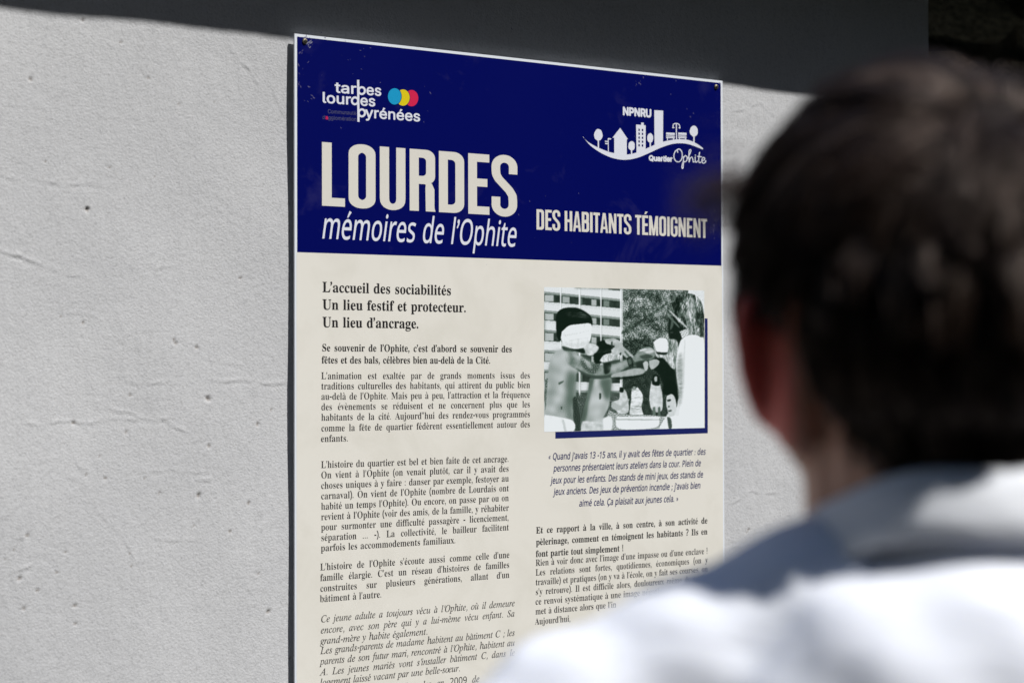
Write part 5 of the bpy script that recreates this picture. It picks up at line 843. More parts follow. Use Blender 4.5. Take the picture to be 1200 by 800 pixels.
for x0 in (175, 256, 349, 437): paint([(x0-3,62),(x0+3,62),(x0+3,560),(x0-3,560)], .93, 1, 0, 1, False); paint([(x0+3,62),(x0+5,62),(x0+5,560),(x0+3,560)], .5, 1, 0, .6, False)
# trees
paint([(446,60),(744,66),(740,300),(700,560),(446,560)], .42, 1, .15*fine+.16*mid+.09*wide, 1, False)
paint([(446,300),(560,290),(640,380),(700,560),(640,640),(446,640)], .22, 2, .11*fine+.10*mid, 1, False)
paint([(446,255),(560,190),(640,130),(645,138),(560,205),(446,270)], .30, 2, 0, .8)
paint([(740,60),(825,60),(825,200),(800,120),(760,90)], .90, 2, .10*fine)
paint([(240,545),(440,545),(440,705),(240,705)], .32, 3, .2*fine+.08*mid)
paint([(108,480),(125,480),(125,640),(108,640)], .35, 2, .2*fine)
leaf = np.clip(nz(5, 22, 31)*.9, -1, 1.6)
tm = blur(inside([(446,60),(744,66),(744,200),(700,300),(690,400),(446,400)]).astype(float), 2)
img[:] += tm*.10*leaf*(img < .8)
# far figures and the basin
paint([(430,512),(455,520),(468,560),(470,620),(425,625),(405,575),(430,560)], .78, 1, .10*mid); paint([(432,510),(448,512),(448,530),(432,530)], .12, 1)
paint([(400,570),(440,590),(470,560),(470,575),(430,612),(395,600)], .7, 1)
paint([(486,512),(505,505),(535,545),(530,600),(535,636),(480,636),(482,570)], .86, 1, .10*streak); paint([(488,495),(506,497),(506,515),(488,515)], .14, 1); paint([(490,506),(503,506),(502,520),(492,520)], .6, 1)
paint([(575,480),(608,480),(626,560),(620,615),(580,615),(565,560)], .80, 1, .08*mid); paint([(580,455),(606,458),(612,500),(578,495)], .10, 1); paint([(588,462),(600,462),(600,482),(589,482)], .7, 1)
paint([(580,600),(592,600),(592,660),(582,660)], .5, 1); paint([(604,600),(615,600),(615,660),(605,660)], .45, 1)
paint([(385,612),(440,628),(620,640),(625,690),(385,695)], .62, 1, .18*fine)
paint([(418,640),(600,640),(610,650),(590,690),(430,694)], .90, 1, 0); paint([(418,650),(600,652),(600,656),(418,655)], .62, 1, 0, .8)
paint([(350,650),(395,640),(395,700),(350,702)], .88, 2)
# second boy: torso, head, blindfold, arms
paint([(300,470),(350,455),(395,470),(392,520),(385,590),(358,650),(350,703),(260,703),(272,620),(290,540)], .70, 2, .06*wide)
paint([(300,475),(318,470),(300,560),(285,640),(262,690),(262,640),(285,560)], .28, 3, 0, .8)
paint([(350,475),(394,470),(388,560),(366,560),(352,520)], .32, 4, 0, .75)
paint([(270,660),(350,668),(350,705),(262,705)], .78, 2, .1*mid)
paint([(342,535),(350,538),(348,562),(341,560)], .2, 1)
paint([(318,345),(335,310),(375,298),(425,305),(440,340),(430,372),(380,372),(345,405),(320,398)], .08, 2, .06*streak)
paint([(342,392),(362,366),(400,356),(432,362),(432,385),(400,392),(372,402)], .78, 1, .08*diag)
paint([(355,400),(430,388),(425,420),(380,430)], .30, 2)
paint([(365,298),(405,290),(440,310),(446,338),(430,360),(400,362),(395,340),(410,326),(375,315)], .72, 1, .10*mid)
paint([(392,308),(400,306),(402,335),(396,338)], .25, 1, 0, .8)
paint([(428,322),(452,330),(490,366),(520,398),(505,418),(470,388),(436,352)], .70, 2, .05*mid)
paint([(505,385),(560,378),(600,392),(590,412),(545,430),(505,420)], .22, 2)
# first boy: torso, arm, blindfold, hair, trousers
paint([(185,335),(230,350),(245,400),(240,500),(240,560),(232,660),(110,650),(112,590),(120,470),(128,400),(150,355)], .72, 2, .05*wide)
paint([(200,430),(240,440),(240,540),(225,660),(200,660),(190,560)], .42, 5, 0, .85)
paint([(150,440),(175,500),(170,560),(150,600),(140,520)], .84, 6, 0, .5); paint([(165,488),(186,480),(186,486),(168,498)], .3, 1, 0, .7)
paint([(226,560),(244,560),(262,705),(235,705)], .25, 2, .1*fine)
paint([(108,632),(160,640),(228,660),(225,706),(107,707)], .93, 1, .05*mid); paint([(180,655),(190,656),(200,704),(190,704)], .7, 2, 0, .7)
paint([(185,340),(225,348),(265,375),(320,405),(400,405),(460,385),(490,375),(520,342),(560,328),(590,345),(590,372),(560,392),(520,395),(490,408),(420,450),(360,468),(300,462),(240,430),(200,395)], .58, 2, .06*mid)
paint([(260,372),(320,402),(345,405),(330,440),(310,450),(275,425),(262,400)], .36, 2, .14*fine, .9); paint([(275,385),(300,400),(310,425),(290,418)], .68, 2, 0, .8)
paint([(240,425),(300,452),(360,456),(430,440),(500,398),(560,385),(560,394),(500,412),(420,456),(350,472),(290,465)], .24, 2, 0, .75)
paint([(360,405),(392,402),(388,440),(365,450)], .12, 2, 0, .85)
paint([(462,380),(482,372),(494,405),(474,416)], .12, 1, .1*fine); paint([(468,386),(480,382),(486,402),(475,408)], .5, 1, 0, .7)
paint([(190,350),(250,365),(310,398),(300,404),(240,378),(190,368)], .84, 3, 0, .6)
paint([(530,345),(570,335),(588,350),(560,360)], .75, 2, 0, .8); paint([(520,370),(560,362),(580,375),(540,385)], .22, 2, 0, .7)
paint([(180,325),(230,335),(275,335),(278,358),(240,350),(190,345)], .14, 2)
paint([(270,320),(298,312),(340,330),(320,360),(290,365)], .8, 2, .1*mid)
paint([(155,200),(165,170),(195,155),(245,155),(290,178),(310,205),(305,240),(240,235),(200,250),(178,300),(162,290),(156,250)], .09, 1, 0)
paint([(200,165),(245,162),(290,188),(298,205),(250,195),(205,190)], .22, 3, .10*streak, .8)
paint([(180,262),(210,235),(250,228),(304,226),(306,260),(300,305),(262,335),(210,332),(178,300)], .93, 1, .03*diag)
paint([(185,300),(230,310),(300,300),(298,318),(250,334),(200,330)], .78, 3, 0, .7)
paint([(118,440),(140,400),(160,420),(150,500),(135,600),(118,640)], .50, 5, 0, .6)
paint([(150,360),(190,345),(230,360),(200,400),(160,420)], .80, 5, 0, .6)
paint([(150,600),(190,560),(200,620),(180,650)], .60, 5, 0, .6); paint([(176,596),(181,596),(181,606),(176,606)], .3, 1)
paint([(300,560),(340,560),(345,640),(310,660)], .80, 5, 0, .6); paint([(308,500),(340,490),(335,530),(312,540)], .78, 5, 0, .5)
paint([(380,420),(460,395),(470,400),(400,435)], .74, 3, 0, .7); paint([(400,392),(455,380),(460,384),(405,402)], .34, 3, 0, .6)
for k_ in (1, 3): paint([(188+k_*7,262+k_*12),(240,255+k_*13),(300,240+k_*15),(300,243+k_*15),(240,260+k_*13),(188+k_*7,268+k_*12)], .74, 2, 0, .55)
# woman on the right: dark face side, hair, cloth, big white shirt
paint([(655,200),(700,190),(725,250),(720,300),(690,330),(665,310),(650,260)], .12, 2, .05*fine)
paint([(665,140),(700,100),(760,92),(800,120),(818,180),(820,320),(800,290),(775,280),(740,275),(700,220),(680,190),(668,170)], .42, 1, .20*diag)
paint([(745,110),(770,110),(775,200),(765,270),(750,220)], .78, 3, .1*diag, .8); paint([(668,135),(700,102),(720,110),(700,150),(720,200),(690,190)], .16, 2, .1*diag, .85); paint([(790,160),(818,190),(818,300),(800,260)], .22, 3, .12*diag, .7)
paint([(655,168),(662,168),(735,235),(738,246),(700,215)], .85, 1, 0, .8); paint([(650,180),(700,235),(696,240),(652,195)], .7, 1, 0, .6)
paint([(700,262),(740,250),(745,275),(715,290)], .8, 1, .2*fine); paint([(690,270),(705,262),(715,300),(700,330)], .15, 1)
paint([(582,310),(610,290),(645,295),(690,300),(700,360),(680,430),(640,400),(605,380),(588,350)], .66, 2, .10*diag)
paint([(584,308),(612,290),(645,296),(650,345),(630,355),(600,350)], .92, 1, .05*mid); paint([(596,352),(645,354),(640,364),(604,362)], .2, 1)
paint([(590,385),(625,378),(660,415),(690,450),(695,520),(690,580),(655,540),(630,500),(600,440),(540,420),(560,400)], .09, 2, .05*fine)
paint([(536,402),(548,392),(560,400),(558,428),(545,436)], .74, 1); paint([(562,392),(590,384),(610,392),(604,412),(578,430),(566,418)], .70, 1, .05*mid); paint([(392,466),(400,450),(450,436),(500,424),(540,428),(545,442),(520,454),(460,462)], .68, 2, .04*mid); paint([(410,466),(520,457),(545,446),(545,452),(520,464),(430,474)], .12, 2, 0, .8); paint([(520,343),(548,336),(552,341),(524,349)], .82, 1); paint([(548,350),(580,346),(582,351),(552,356)], .8, 1)
paint([(720,290),(760,275),(800,285),(822,330),(822,692),(690,695),(700,640),(706,560),(690,460),(690,380),(705,310)], .95, 1, 0)
paint([(694,380),(712,350),(722,420),(720,520),(708,600),(700,560),(690,450)], .62, 3, .06*streak, .85); paint([(726,300),(732,300),(728,420),(722,520),(718,440)], .78, 2, 0, .8)
paint([(735,300),(742,300),(748,400),(742,520),(736,420)], .86, 3, 0, .6); paint([(770,420),(776,420),(784,560),(790,660),(780,660),(772,540)], .87, 3, 0, .6)
paint([(668,200),(672,196),(676,228),(664,252),(660,246)], .42, 1, 0, .9); paint([(660,262),(674,262),(672,268),(662,268)], .35, 1, 0, .8)
paint([(140,345),(170,338),(185,350),(150,380)], .66, 3, 0, .6); paint([(205,345),(225,350),(232,395),(222,420),(212,380)], .40, 3, 0, .6)
paint([(452,352),(460,350),(508,408),(500,412)], .32, 1, 0, .6)
# man's head low in front
paint([(626,540),(632,495),(660,478),(690,500),(696,560),(688,600),(676,560),(650,545)], .07, 1, .03*fine)
paint([(645,548),(668,540),(684,560),(690,605),(676,640),(660,652),(648,610),(642,580)], .80, 1, .04*mid); paint([(646,566),(662,562),(662,570),(648,573)], .15, 1); paint([(650,592),(658,592),(658,598),(650,599)], .4, 1); paint([(652,612),(666,610),(666,616),(653,618)], .3, 1)
paint([(630,655),(650,645),(690,636),(706,650),(706,700),(615,702)], .92, 1); paint([(646,640),(664,650),(668,690),(655,694),(648,660)], .2, 1, .1*fine, .8)
img = np.clip(.5+(img-.5)*1.28+.02*fine, 0, 1)
img = np.where(img > .5, img, .5*(img/.5)**1.12)
lo_c = np.array([.005, .013, .008]); md_c = np.array([.12, .172, .145]); hi_c = np.array([.80, .85, .88])
lin = img[..., None]
C = np.where(lin < .5, lo_c+(md_c-lo_c)*(lin/.5)**1.5, md_c+(hi_c-md_c)*((lin-.5)/.5)**1.15)
P = (c0*(1-uu[..., None])+c1*uu[..., None])*(1-vv[..., None])+(c3*(1-uu[..., None])+c2*uu[..., None])*vv[..., None]
V = np.stack([P[..., 0]-BX, np.full(P.shape[:2], -.00022), P[..., 2]-BZ], -1).reshape(-1, 3)
ii = np.arange(NX*NY).reshape(NY, NX)
F = np.stack([ii[1:, :-1], ii[1:, 1:], ii[:-1, 1:], ii[:-1, :-1]], -1).reshape(-1, 4)
m_photo = mat('duotone_photo_print', (.5, .5, .5), .38, .12)
an = m_photo.node_tree.nodes.new('ShaderNodeAttribute'); an.attribute_name = 'ink'
m_photo.node_tree.links.new(an.outputs['Color'], m_photo.node_tree.nodes['Principled BSDF'].inputs['Base Color'])
ph = mesh_np('photograph', V, F, m_photo, panel)
ca = ph.data.color_attributes.new('ink', 'FLOAT_COLOR', 'POINT')
ca.data.foreach_set('color', np.concatenate([C, np.ones((NY, NX, 1))], -1).astype(np.float32).ravel())

# ---------------------------------------------------- screws and scuffs
m_screw = mat('tarnished_brass_steel', (.42, .38, .27), .55, .5, Metallic=.8); add_noise(m_screw, 500, (.12, .10, .06), (.34, .31, .22))
m_hole = mat('screw_recess', (.015, .013, .01), .8)
def screw(px, py, zz=None):
    q = at(px, py, YF) if zz is None else np.array([px, YF, zz])
    V = []; n = 20; prof = [(.0040, 0), (.0041, .0008), (.0036, .0018), (.0026, .0024), (.0014, .0027)]
    for r_, d_ in prof:
        for i in range(n): a_ = 2*math.pi*i/n; V.append((q[0]-BX+r_*math.cos(a_), -.0001-d_, q[2]-BZ+r_*math.sin(a_)))
    F = [(j*n+i, (j+1)*n+i, (j+1)*n+(i+1) % n, j*n+(i+1) % n) for j in range(len(prof)-1) for i in range(n)]
    F.append(tuple((len(prof)-1)*n+i for i in range(n)))
    o = mesh_np('screw', V, F, m_screw, panel, True)
    e = Mb(); X0, Z0 = q[0]-BX, q[2]-BZ
    e.box((X0-.0022, -.0033, Z0-.0005), (X0+.0022, -.0022, Z0+.0005)); e.box((X0-.0005, -.00328, Z0-.0022), (X0+.0005, -.0022, Z0+.0022))
    e.build('recess', m_hole, o)
    return q
screw(357, 48.5); screw(839, 102)
screw(BX+.018, 0, BZ+.018); screw(BX+BW-.018, 0, BZ+.018)
m_scuff = mat('scuffed_print', (.2, .2, .3), .6); m_speck = mat('dust_speck', (.06, .055, .16), .6)
def scuffs(spots, m):
    k = Ink(); r_ = random.Random(5)
    for x, y, rx, ry, a_, n_ in spots:
        for _ in range(n_):
            cx, cy = x+r_.gauss(0, rx), y+r_.gauss(0, ry); s_ = abs(r_.gauss(.5, .35))+.2; P = []
            for i in range(7):
                b_ = 2*math.pi*i/7; u, v = s_*r_.uniform(.5, 1.3)*math.cos(b_)*1.5, s_*r_.uniform(.4, 1.1)*math.sin(b_)*.6
                P.append((cx+u*math.cos(a_)-v*math.sin(a_), cy+u*math.sin(a_)+v*math.cos(a_)))
            k.poly([P])
    return k
scuffs([(361,45,1.5,2.2,1.2,10),(363,52,2,2.4,-.8,12),(843,98,.8,1.2,1,2)], m_scuff).build('scuff_marks', m_scuff, panel, 1.4)['kind'] = 'stuff'
scuffs([(358,64,3,4,-.9,6),(352,85,2,12,1.1,10),(364,118,4,4,.6,6),(745,96,10,14,1.2,9),(800,140,14,22,1.3,14),(836,262,3,10,1.4,26),(828,225,10,14,.4,12),(410,70,40,25,.5,14),(420,60,8,8,.2,4),(640,240,30,30,1.2,10),(560,120,160,70,1,12)], m_speck).build('speckles', m_speck, panel, 1.4)['kind'] = 'stuff'

# ------------------------------------------------------------------ the man reading, seen from behind
FYAW = YAW-math.radians(8)
mf = np.array([math.sin(FYAW), math.cos(FYAW), 0]); mr = np.array([math.cos(FYAW), -math.sin(FYAW), 0])
hd = 1.03                                                   # metres from the camera to the middle of his head
base_xy = CAM+RT0*((1103-600)/FPX*hd)+np.array([math.sin(YAW), math.cos(YAW), 0])*hd
man = empty('person', (base_xy[0], base_xy[1], -.004), 'man in a white shirt with short dark hair, seen from behind facing the panel', 'person')
man.rotation_euler = (0, 0, -FYAW)                          # local x: his right, y: forward, z: up

def sph(c, r, n=20, m=12, rot=None):
    V = []; F = []
    for j in range(m+1):
        a = math.pi*j/m
        for i in range(n):
            b_ = 2*math.pi*i/n; v = np.array([r[0]*math.sin(a)*math.cos(b_), r[1]*math.sin(a)*math.sin(b_), r[2]*math.cos(a)])
            if rot is not None: v = rot @ v
            V.append(v+np.array(c))
    for j in range(m):
        for i in range(n): F.append((j*n+i, (j+1)*n+i, (j+1)*n+(i+1) % n, j*n+(i+1) % n))
    return V, F
def cone(p, r, q, s, n=14):
    """capsule tapering from radius r at p to s at q"""
    p = np.array(p, float); q = np.array(q, float); d = q-p; l = np.linalg.norm(d); d /= l
    u = np.cross(d, [0, 0, 1] if abs(d[2]) < .9 else [1, 0, 0]); u /= np.linalg.norm(u); v = np.cross(d, u)
    V = []; F = []; st = []
    for a in np.linspace(-math.pi/2, 0, 5): st.append((p+d*r*math.sin(a), r*math.cos(a)))
    for a in np.linspace(0, math.pi/2, 5): st.append((q+d*s*math.sin(a), s*math.cos(a)))
    for c, rr in st:
        for i in range(n):
            a = 2*math.pi*i/n; V.append(c+(u*math.cos(a)+v*math.sin(a))*max(rr, 1e-5))
    for j in range(len(st)-1):
        for i in range(n): F.append((j*n+i, j*n+(i+1) % n, (j+1)*n+(i+1) % n, (j+1)*n+i))
    return V, F
def chain(P, R): return [cone(P[i], R[i], P[i+1], R[i+1]) for i in range(len(P)-1)]
def rotz(a): return np.array([[math.cos(a), -math.sin(a), 0], [math.sin(a), math.cos(a), 0], [0, 0, 1]])
def rotx(a): return np.array([[1, 0, 0], [0, math.cos(a), -math.sin(a)], [0, math.sin(a), math.cos(a)]])
def blob(name, prims, m, parent, voxel=.004, smooth=4, fac=.5, post=None):
    V = []; F = []
    for v, f in prims:
        n = len(V); V += v; F += [tuple(n+i for i in q) for q in f]
    tmp = mesh_np(name+'_tmp', V, F)
    md = tmp.modifiers.new('r', 'REMESH'); md.mode = 'VOXEL'; md.voxel_size = voxel
    if smooth:
        ms = tmp.modifiers.new('s', 'SMOOTH'); ms.iterations = smooth; ms.factor = fac
    dg = bpy.context.evaluated_depsgraph_get()
    me = bpy.data.meshes.new_from_object(tmp.evaluated_get(dg))
    old = tmp.data; bpy.data.objects.remove(tmp); bpy.data.meshes.remove(old)
    me.name = name; me.materials.clear(); me.materials.append(m)
    n = len(me.vertices); co = np.zeros(n*3, np.float32); me.vertices.foreach_get('co', co); co = co.reshape(-1, 3)
    if post is not None:
        no = np.zeros(n*3, np.float32); me.vertices.foreach_get('normal', no)
        co = post(co, no.reshape(-1, 3)).astype(np.float32); me.vertices.foreach_set('co', co.ravel()); me.update()
    me.polygons.foreach_set('use_smooth', [True]*len(me.polygons))
    o = bpy.data.objects.new(name, me); COL.objects.link(o); o.parent = parent
    return o

m_skin = mat('skin', (.50, .27, .19), .5, .35)
m_skin.node_tree.nodes['Principled BSDF'].inputs['Subsurface Weight'].default_value = .25
m_skin.node_tree.nodes['Principled BSDF'].inputs['Subsurface Radius'].default_value = (.012, .004, .002)
m_skin.node_tree.nodes['Principled BSDF'].inputs['Subsurface Scale'].default_value = 1.0

sk = []
A3 = lambda *a: np.array(a, float)
HC = A3(0, .008, 1.657); HR = A3(.083, .100, .093)          # skull
sk += [sph(HC, HR, 32, 20), sph((0, -.02, 1.630), (.078, .078, .075)), sph((0, .035, 1.585), (.070, .062, .058)), sph((0, .082, 1.548), (.026, .022, .020)),
       cone((-.058, .015, 1.572), .022, (-.014, .085, 1.55), .018), cone((.058, .015, 1.572), .022, (.014, .085, 1.55), .018),
       sph((0, .092, 1.668), (.048, .014, .009)), cone((0, .102, 1.652), .008, (0, .121, 1.616), .011), sph((-.010, .112, 1.612), (.008, .009, .007)), sph((.010, .112, 1.612), (.008, .009, .007)),
       sph((0, .098, 1.589), (.023, .011, .0055)), sph((0, .097, 1.580), (.020, .011, .0055)), sph((-.045, .07, 1.625), (.02, .02, .018)), sph((.045, .07, 1.625), (.02, .02, .018))]
sk += [cone((0, -.012, 1.44), .064, (0, -.008, 1.59), .064), cone((-.02, .0, 1.46), .05, (-.02, .01, 1.57), .050), cone((.02, .0, 1.46), .05, (.02, .01, 1.57), .050)]
for s in (-1, 1):
    ear = []
    c = A3(s*.089, .014, 1.611)
    out = np.array([s*.72, -.42, 0]); out /= np.linalg.norm(out)           # the ear flares backward and outward
    def E(a, b_, k=0.0): return c+out*(a)+A3(0, 0, b_)+A3(s*.8, .5, 0)*k
    pts = [E(-.010, .012), E(-.004, .027), E(.006, .033), E(.0155, .028), E(.019, .014), E(.017, -.002), E(.012, -.016), E(.004, -.027), E(-.006, -.032), E(-.011, -.024)]
    sk += chain(pts, [.004, .0042, .0044, .0046, .0046, .0044, .0044, .0055, .0062, .005])
    sk += chain([E(.002, .022, .002), E(.010, .010, .002), E(.008, -.006, .002), E(-.002, -.016, .002)], [.0032, .0036, .0036, .004])
    a_ = math.atan2(out[1], out[0])
    sk += [sph(E(.002, .002, -.002), (.017, .0035, .028), rot=rotz(a_)), sph(E(-.010, -.004), (.006, .006, .010)), sph((s*.077, .004, 1.592), (.013, .020, .030)), sph((s*.080, .006, 1.612), (.010, .014, .026))]
    # shoulder, arm, hand
    sk += chain([(s*.17, -.01, 1.375), (s*.205, -.01, 1.365), (s*.235, -.02, 1.12), (s*.235, .045, .885)], [.04, .040, .036, .026])
    sk += [cone((0, -.01, 1.44), .045, (s*.14, -.01, 1.385), .034), cone((s*.235, .045, .885), .025, (s*.234, .052, .855), .024)]
    sk += [sph((s*.234, .062, .825), (.015, .040, .046)), sph((s*.234, .085, .835), (.014, .018, .03))]
    for k, (y0, L1, L2, L3, r) in enumerate(((.092, .040, .024, .019, .0085), (.071, .044, .027, .020, .0088), (.050, .040, .025, .019, .0084), (.031, .032, .019, .017, .0074))):
        x0 = s*.234; p0 = A3(x0, y0*.9+.005, .800); cur = .25+.08*k
        p1 = p0+A3(-s*math.sin(cur)*L1*.6, .004, -math.cos(cur)*L1); cur2 = cur+.45
        p2 = p1+A3(-s*math.sin(cur2)*L2, .002, -math.cos(cur2)*L2); cur3 = cur2+.3
        p3 = p2+A3(-s*math.sin(cur3)*L3, .0, -math.cos(cur3)*L3)
        sk += chain([p0, p1, p2, p3], [r*1.05, r, r*.92, r*.8])
    sk += chain([(s*.228, .088, .850), (s*.214, .112, .815), (s*.206, .120, .785), (s*.203, .118, .762)], [.013, .0105, .0095, .008])
    sk += chain([(s*.09, 0, .93), (s*.098, .01, .50), (s*.105, -.015, .10)], [.070, .050, .036])
    sk += [sph((s*.1, -.025, .38), (.046, .05, .11)), cone((s*.105, -.03, .045), .032, (s*.12, .12, .03), .024), cone((s*.105, -.01, .08), .034, (s*.11, .06, .045), .03)]
sk += [sph((0, 0, 1.27), (.140, .088, .19)), sph((0, 0, 1.07), (.125, .088, .19)), sph((0, 0, .93), (.138, .092, .12)), cone((-.14, -.01, 1.375), .042, (.14, -.01, 1.375), .042), cone((0, -.008, 1.36), .07, (0, -.008, 1.44), .06)]
body = blob('body', sk, m_skin, man, voxel=.0032, smooth=3)

# the ears are redder than the rest of the skin
bc0 = np.zeros(len(body.data.vertices)*3, np.float32); body.data.vertices.foreach_get('co', bc0); bc0 = bc0.reshape(-1, 3)
flush = np.clip((np.abs(bc0[:, 0])-.078)/.008, 0, 1)*(np.abs(bc0[:, 2]-1.61) < .05)
a = body.data.attributes.new('flush', 'FLOAT', 'POINT'); a.data.foreach_set('value', flush.astype(np.float32))
t = m_skin.node_tree; an = t.nodes.new('ShaderNodeAttribute'); an.attribute_name = 'flush'; mxx = t.nodes.new('ShaderNodeMix'); mxx.data_type = 'RGBA'
mxx.inputs[6].default_value = (.50, .27, .19, 1); mxx.inputs[7].default_value = (.62, .13, .10, 1)
t.links.new(an.outputs['Fac'], mxx.inputs[0]); t.links.new(mxx.outputs[2], t.nodes['Principled BSDF'].inputs['Base Color'])
# eyes, brows
m_eye = mat('eye_white', (.75, .72, .68), .2); m_iris = mat('iris', (.06, .03, .015), .2); m_lip = None
for s in (-1, 1):
    V, F = sph((s*.031, .089, 1.643), (.0115, .0115, .0115)); o = mesh_np('eye', V, F, m_eye, man, True)
    V, F = sph((s*.031, .0945, 1.643), (.0055, .0065, .0055)); mesh_np('iris', V, F, m_iris, o, True)

# ---- hair: short strands combed away from the crown
m_hair = mat('dark_brown_hair', (.016, .011, .009), .36, .45)
t = m_hair.node_tree; b = t.nodes['Principled BSDF']
hi_ = t.nodes.new('ShaderNodeAttribute'); hi_.attribute_name = 'tint'
hr_ = t.nodes.new('ShaderNodeValToRGB')
hr_.color_ramp.elements[0].color = (.006, .0045, .004, 1); hr_.color_ramp.elements[0].position = .0
hr_.color_ramp.elements[1].color = (.040, .024, .017, 1); hr_.color_ramp.elements[1].position = .85
q_ = hr_.color_ramp.elements.new(.97); q_.color = (.22, .16, .13, 1)
b.inputs['Specular Tint'].default_value = (1.0, .80, .70, 1)
t.links.new(hi_.outputs['Fac'], hr_.inputs[0]); t.links.new(hr_.outputs[0], b.inputs['Base Color'])
from mathutils.bvhtree import BVHTree
bco = np.zeros(len(body.data.vertices)*3, np.float32); body.data.vertices.foreach_get('co', bco); bco = bco.reshape(-1, 3).astype(float)
bno = np.zeros(len(body.data.vertices)*3, np.float32); body.data.vertices.foreach_get('normal', bno); bno = bno.reshape(-1, 3).astype(float)
bvh = BVHTree.FromPolygons([tuple(v) for v in bco], [tuple(p.vertices) for p in body.data.polygons if p.center.z > 1.48 ]) 
def hairline(p):
    x, y, z = p.T
    zl = 1.556+1.1*np.clip(np.abs(x)-.045, 0, 1)
    zl = np.where(y > -.03, np.maximum(zl, 1.60+(y+.03)*.9), zl)
    zl = np.where(y > .045, 1.70, zl)
    ear = (np.abs(x) > .062) & (y > -.024) & (y < .045) & (z < 1.655)
    return (z > zl) & ~ear & (z < 1.8)
RI = np.where(hairline(bco))[0]
def grow(n, seed):
    r = np.random.default_rng(seed); i = r.choice(RI, n); return bco[i]+r.normal(0, .0012, (n, 3)), bno[i]
def strands(p, nn, seed):
    r = np.random.default_rng(seed); n = len(p)
    crown = HC+A3(.012, -.060, .085); x, y, z = p.T
    fl = p-crown; fl /= np.linalg.norm(fl, axis=1)[:, None]+1e-9
    top = np.clip((z-1.69)/.05, 0, 1)[:, None]
    fl = fl*(.35+top)+A3(0, 0, -1)*(1.0-.8*top)+A3(-.6, .3, 0)*top*(p[:, 1:2] > -.05)
    wav = np.stack([np.sin(z*70+y*40), np.sin(x*65+2), np.sin(x*50+y*80)], 1)
    fl = fl+.30*wav+.12*r.standard_normal((n, 3))
    fl -= (fl*nn).sum(1)[:, None]*nn; fl /= np.linalg.norm(fl, axis=1)[:, None]
    low = np.clip((1.675-z)/.075, 0, 1); side = np.clip((np.abs(x)-.05)/.03, 0, 1)
    Ln = (.046+.014*top[:, 0]-.024*low)*r.uniform(.75, 1.15, n)
    lift = (.020+.006*top[:, 0]+.004*side*(1-low)-.015*low)*r.uniform(.55, 1.2, n)
    K = 7; out = np.zeros((n, K, 3)); out[:, 0] = p-nn*.001; q = p.copy(); t_ = fl.copy()
    for k in range(1, K):
        q = q+t_*(Ln/(K-1))[:, None]
        n_ = np.empty_like(q)
        for i in range(n):
            co_, no_, _, _ = bvh.find_nearest(q[i]); q[i] = co_; n_[i] = no_
        t_ = t_-(t_*n_).sum(1)[:, None]*n_; t_ /= np.linalg.norm(t_, axis=1)[:, None]+1e-9
        u = k/(K-1); out[:, k] = q+n_*(lift*(1.9*u-.9*u*u))[:, None]
    return out
def tubes(S, w, tint, name, parent):
    n, K, _ = S.shape
    T = np.gradient(S, axis=1); T /= np.linalg.norm(T, axis=2)[..., None]+1e-9
    a = np.cross(T, A3(.3, .5, .8)); a /= np.linalg.norm(a, axis=2)[..., None]+1e-9; c = np.cross(T, a)
    rad = w[:, None]*np.linspace(1, .35, K)[None]
    V = np.stack([S+(a*math.cos(q)+c*math.sin(q))*rad[..., None] for q in (0, 2.094, 4.189)], 2).reshape(-1, 3)
    i = np.arange(n)[:, None, None]*K*3; k = np.arange(K-1)[None, :, None]*3; j = np.arange(3)[None, None, :]
    a0 = i+k+j; a1 = i+k+(j+1) % 3
    F = np.stack([a0, a1, a1+3, a0+3], -1).reshape(-1, 4)
    o = mesh_np(name, V, F, m_hair, parent, True)
    at2 = o.data.attributes.new('tint', 'FLOAT', 'POINT'); at2.data.foreach_set('value', np.repeat(tint, K*3).astype(np.float32))
    return o
NG = 300; NS = 17000
gp, gn = grow(NG, 5); G = strands(gp, gn, 6)
hp, hn = grow(NS, 8); S = strands(hp, hn, 9)
gi = np.concatenate([np.argmin(((hp[c:c+2000, None]-gp[None])**2).sum(-1), axis=1) for c in range(0, NS, 2000)])
u = np.linspace(0, 1, S.shape[1])[None, :, None]
off = S[:, :1]-G[gi][:, :1]
S = S*(1-.84*u**1.1)+(G[gi]+off*(1-.62*u))*.84*u**1.1
r_ = np.random.default_rng(3)
lock = r_.uniform(0, 1, NG)[gi]
tint = np.clip(.35*lock+.45*r_.uniform(0, 1, NS)+.0, 0, .84); tint[r_.uniform(0, 1, NS) < .04] = 1.0
hair = tubes(S, r_.uniform(.00028, .00045, NS), tint, 'hair', man)
# a loose forelock standing out on the left
n = 160; root = np.array([A3(-.092, .045, 1.700)]*n)+r_.standard_normal((n, 3))*A3(.004, .012, .010)
dirs = A3(-.75, .55, .10)+r_.standard_normal((n, 3))*.16; dirs /= np.linalg.norm(dirs, axis=1)[:, None]; ln = r_.uniform(.02, .045, n)
FS = np.stack([root+dirs*(ln*k/6)[:, None]+A3(0, 0, -.010)*(k/6)**2+A3(0, .004, 0)*(k/6) for k in range(7)], 1)
tubes(FS, np.full(n, .0003), np.full(n, .84), 'forelock', man)
# a darker undercoat so that no scalp shows between the strands
hm = hairline(bco); remap = -np.ones(len(bco), int); remap[hm] = np.arange(hm.sum())
V = bco[hm]+bno[hm]*(.0015+.003*np.clip((bco[hm][:, 2]-1.56)/.04, 0, 1))[:, None]
F = [tuple(int(remap[i]) for i in q.vertices) for q in body.data.polygons if q.center.z > 1.5 and all(hm[i] for i in q.vertices)]
uc = mesh_np('undercoat', V, F, mat('matte_undercoat', (.012, .009, .008), .95, .1), hair, True)

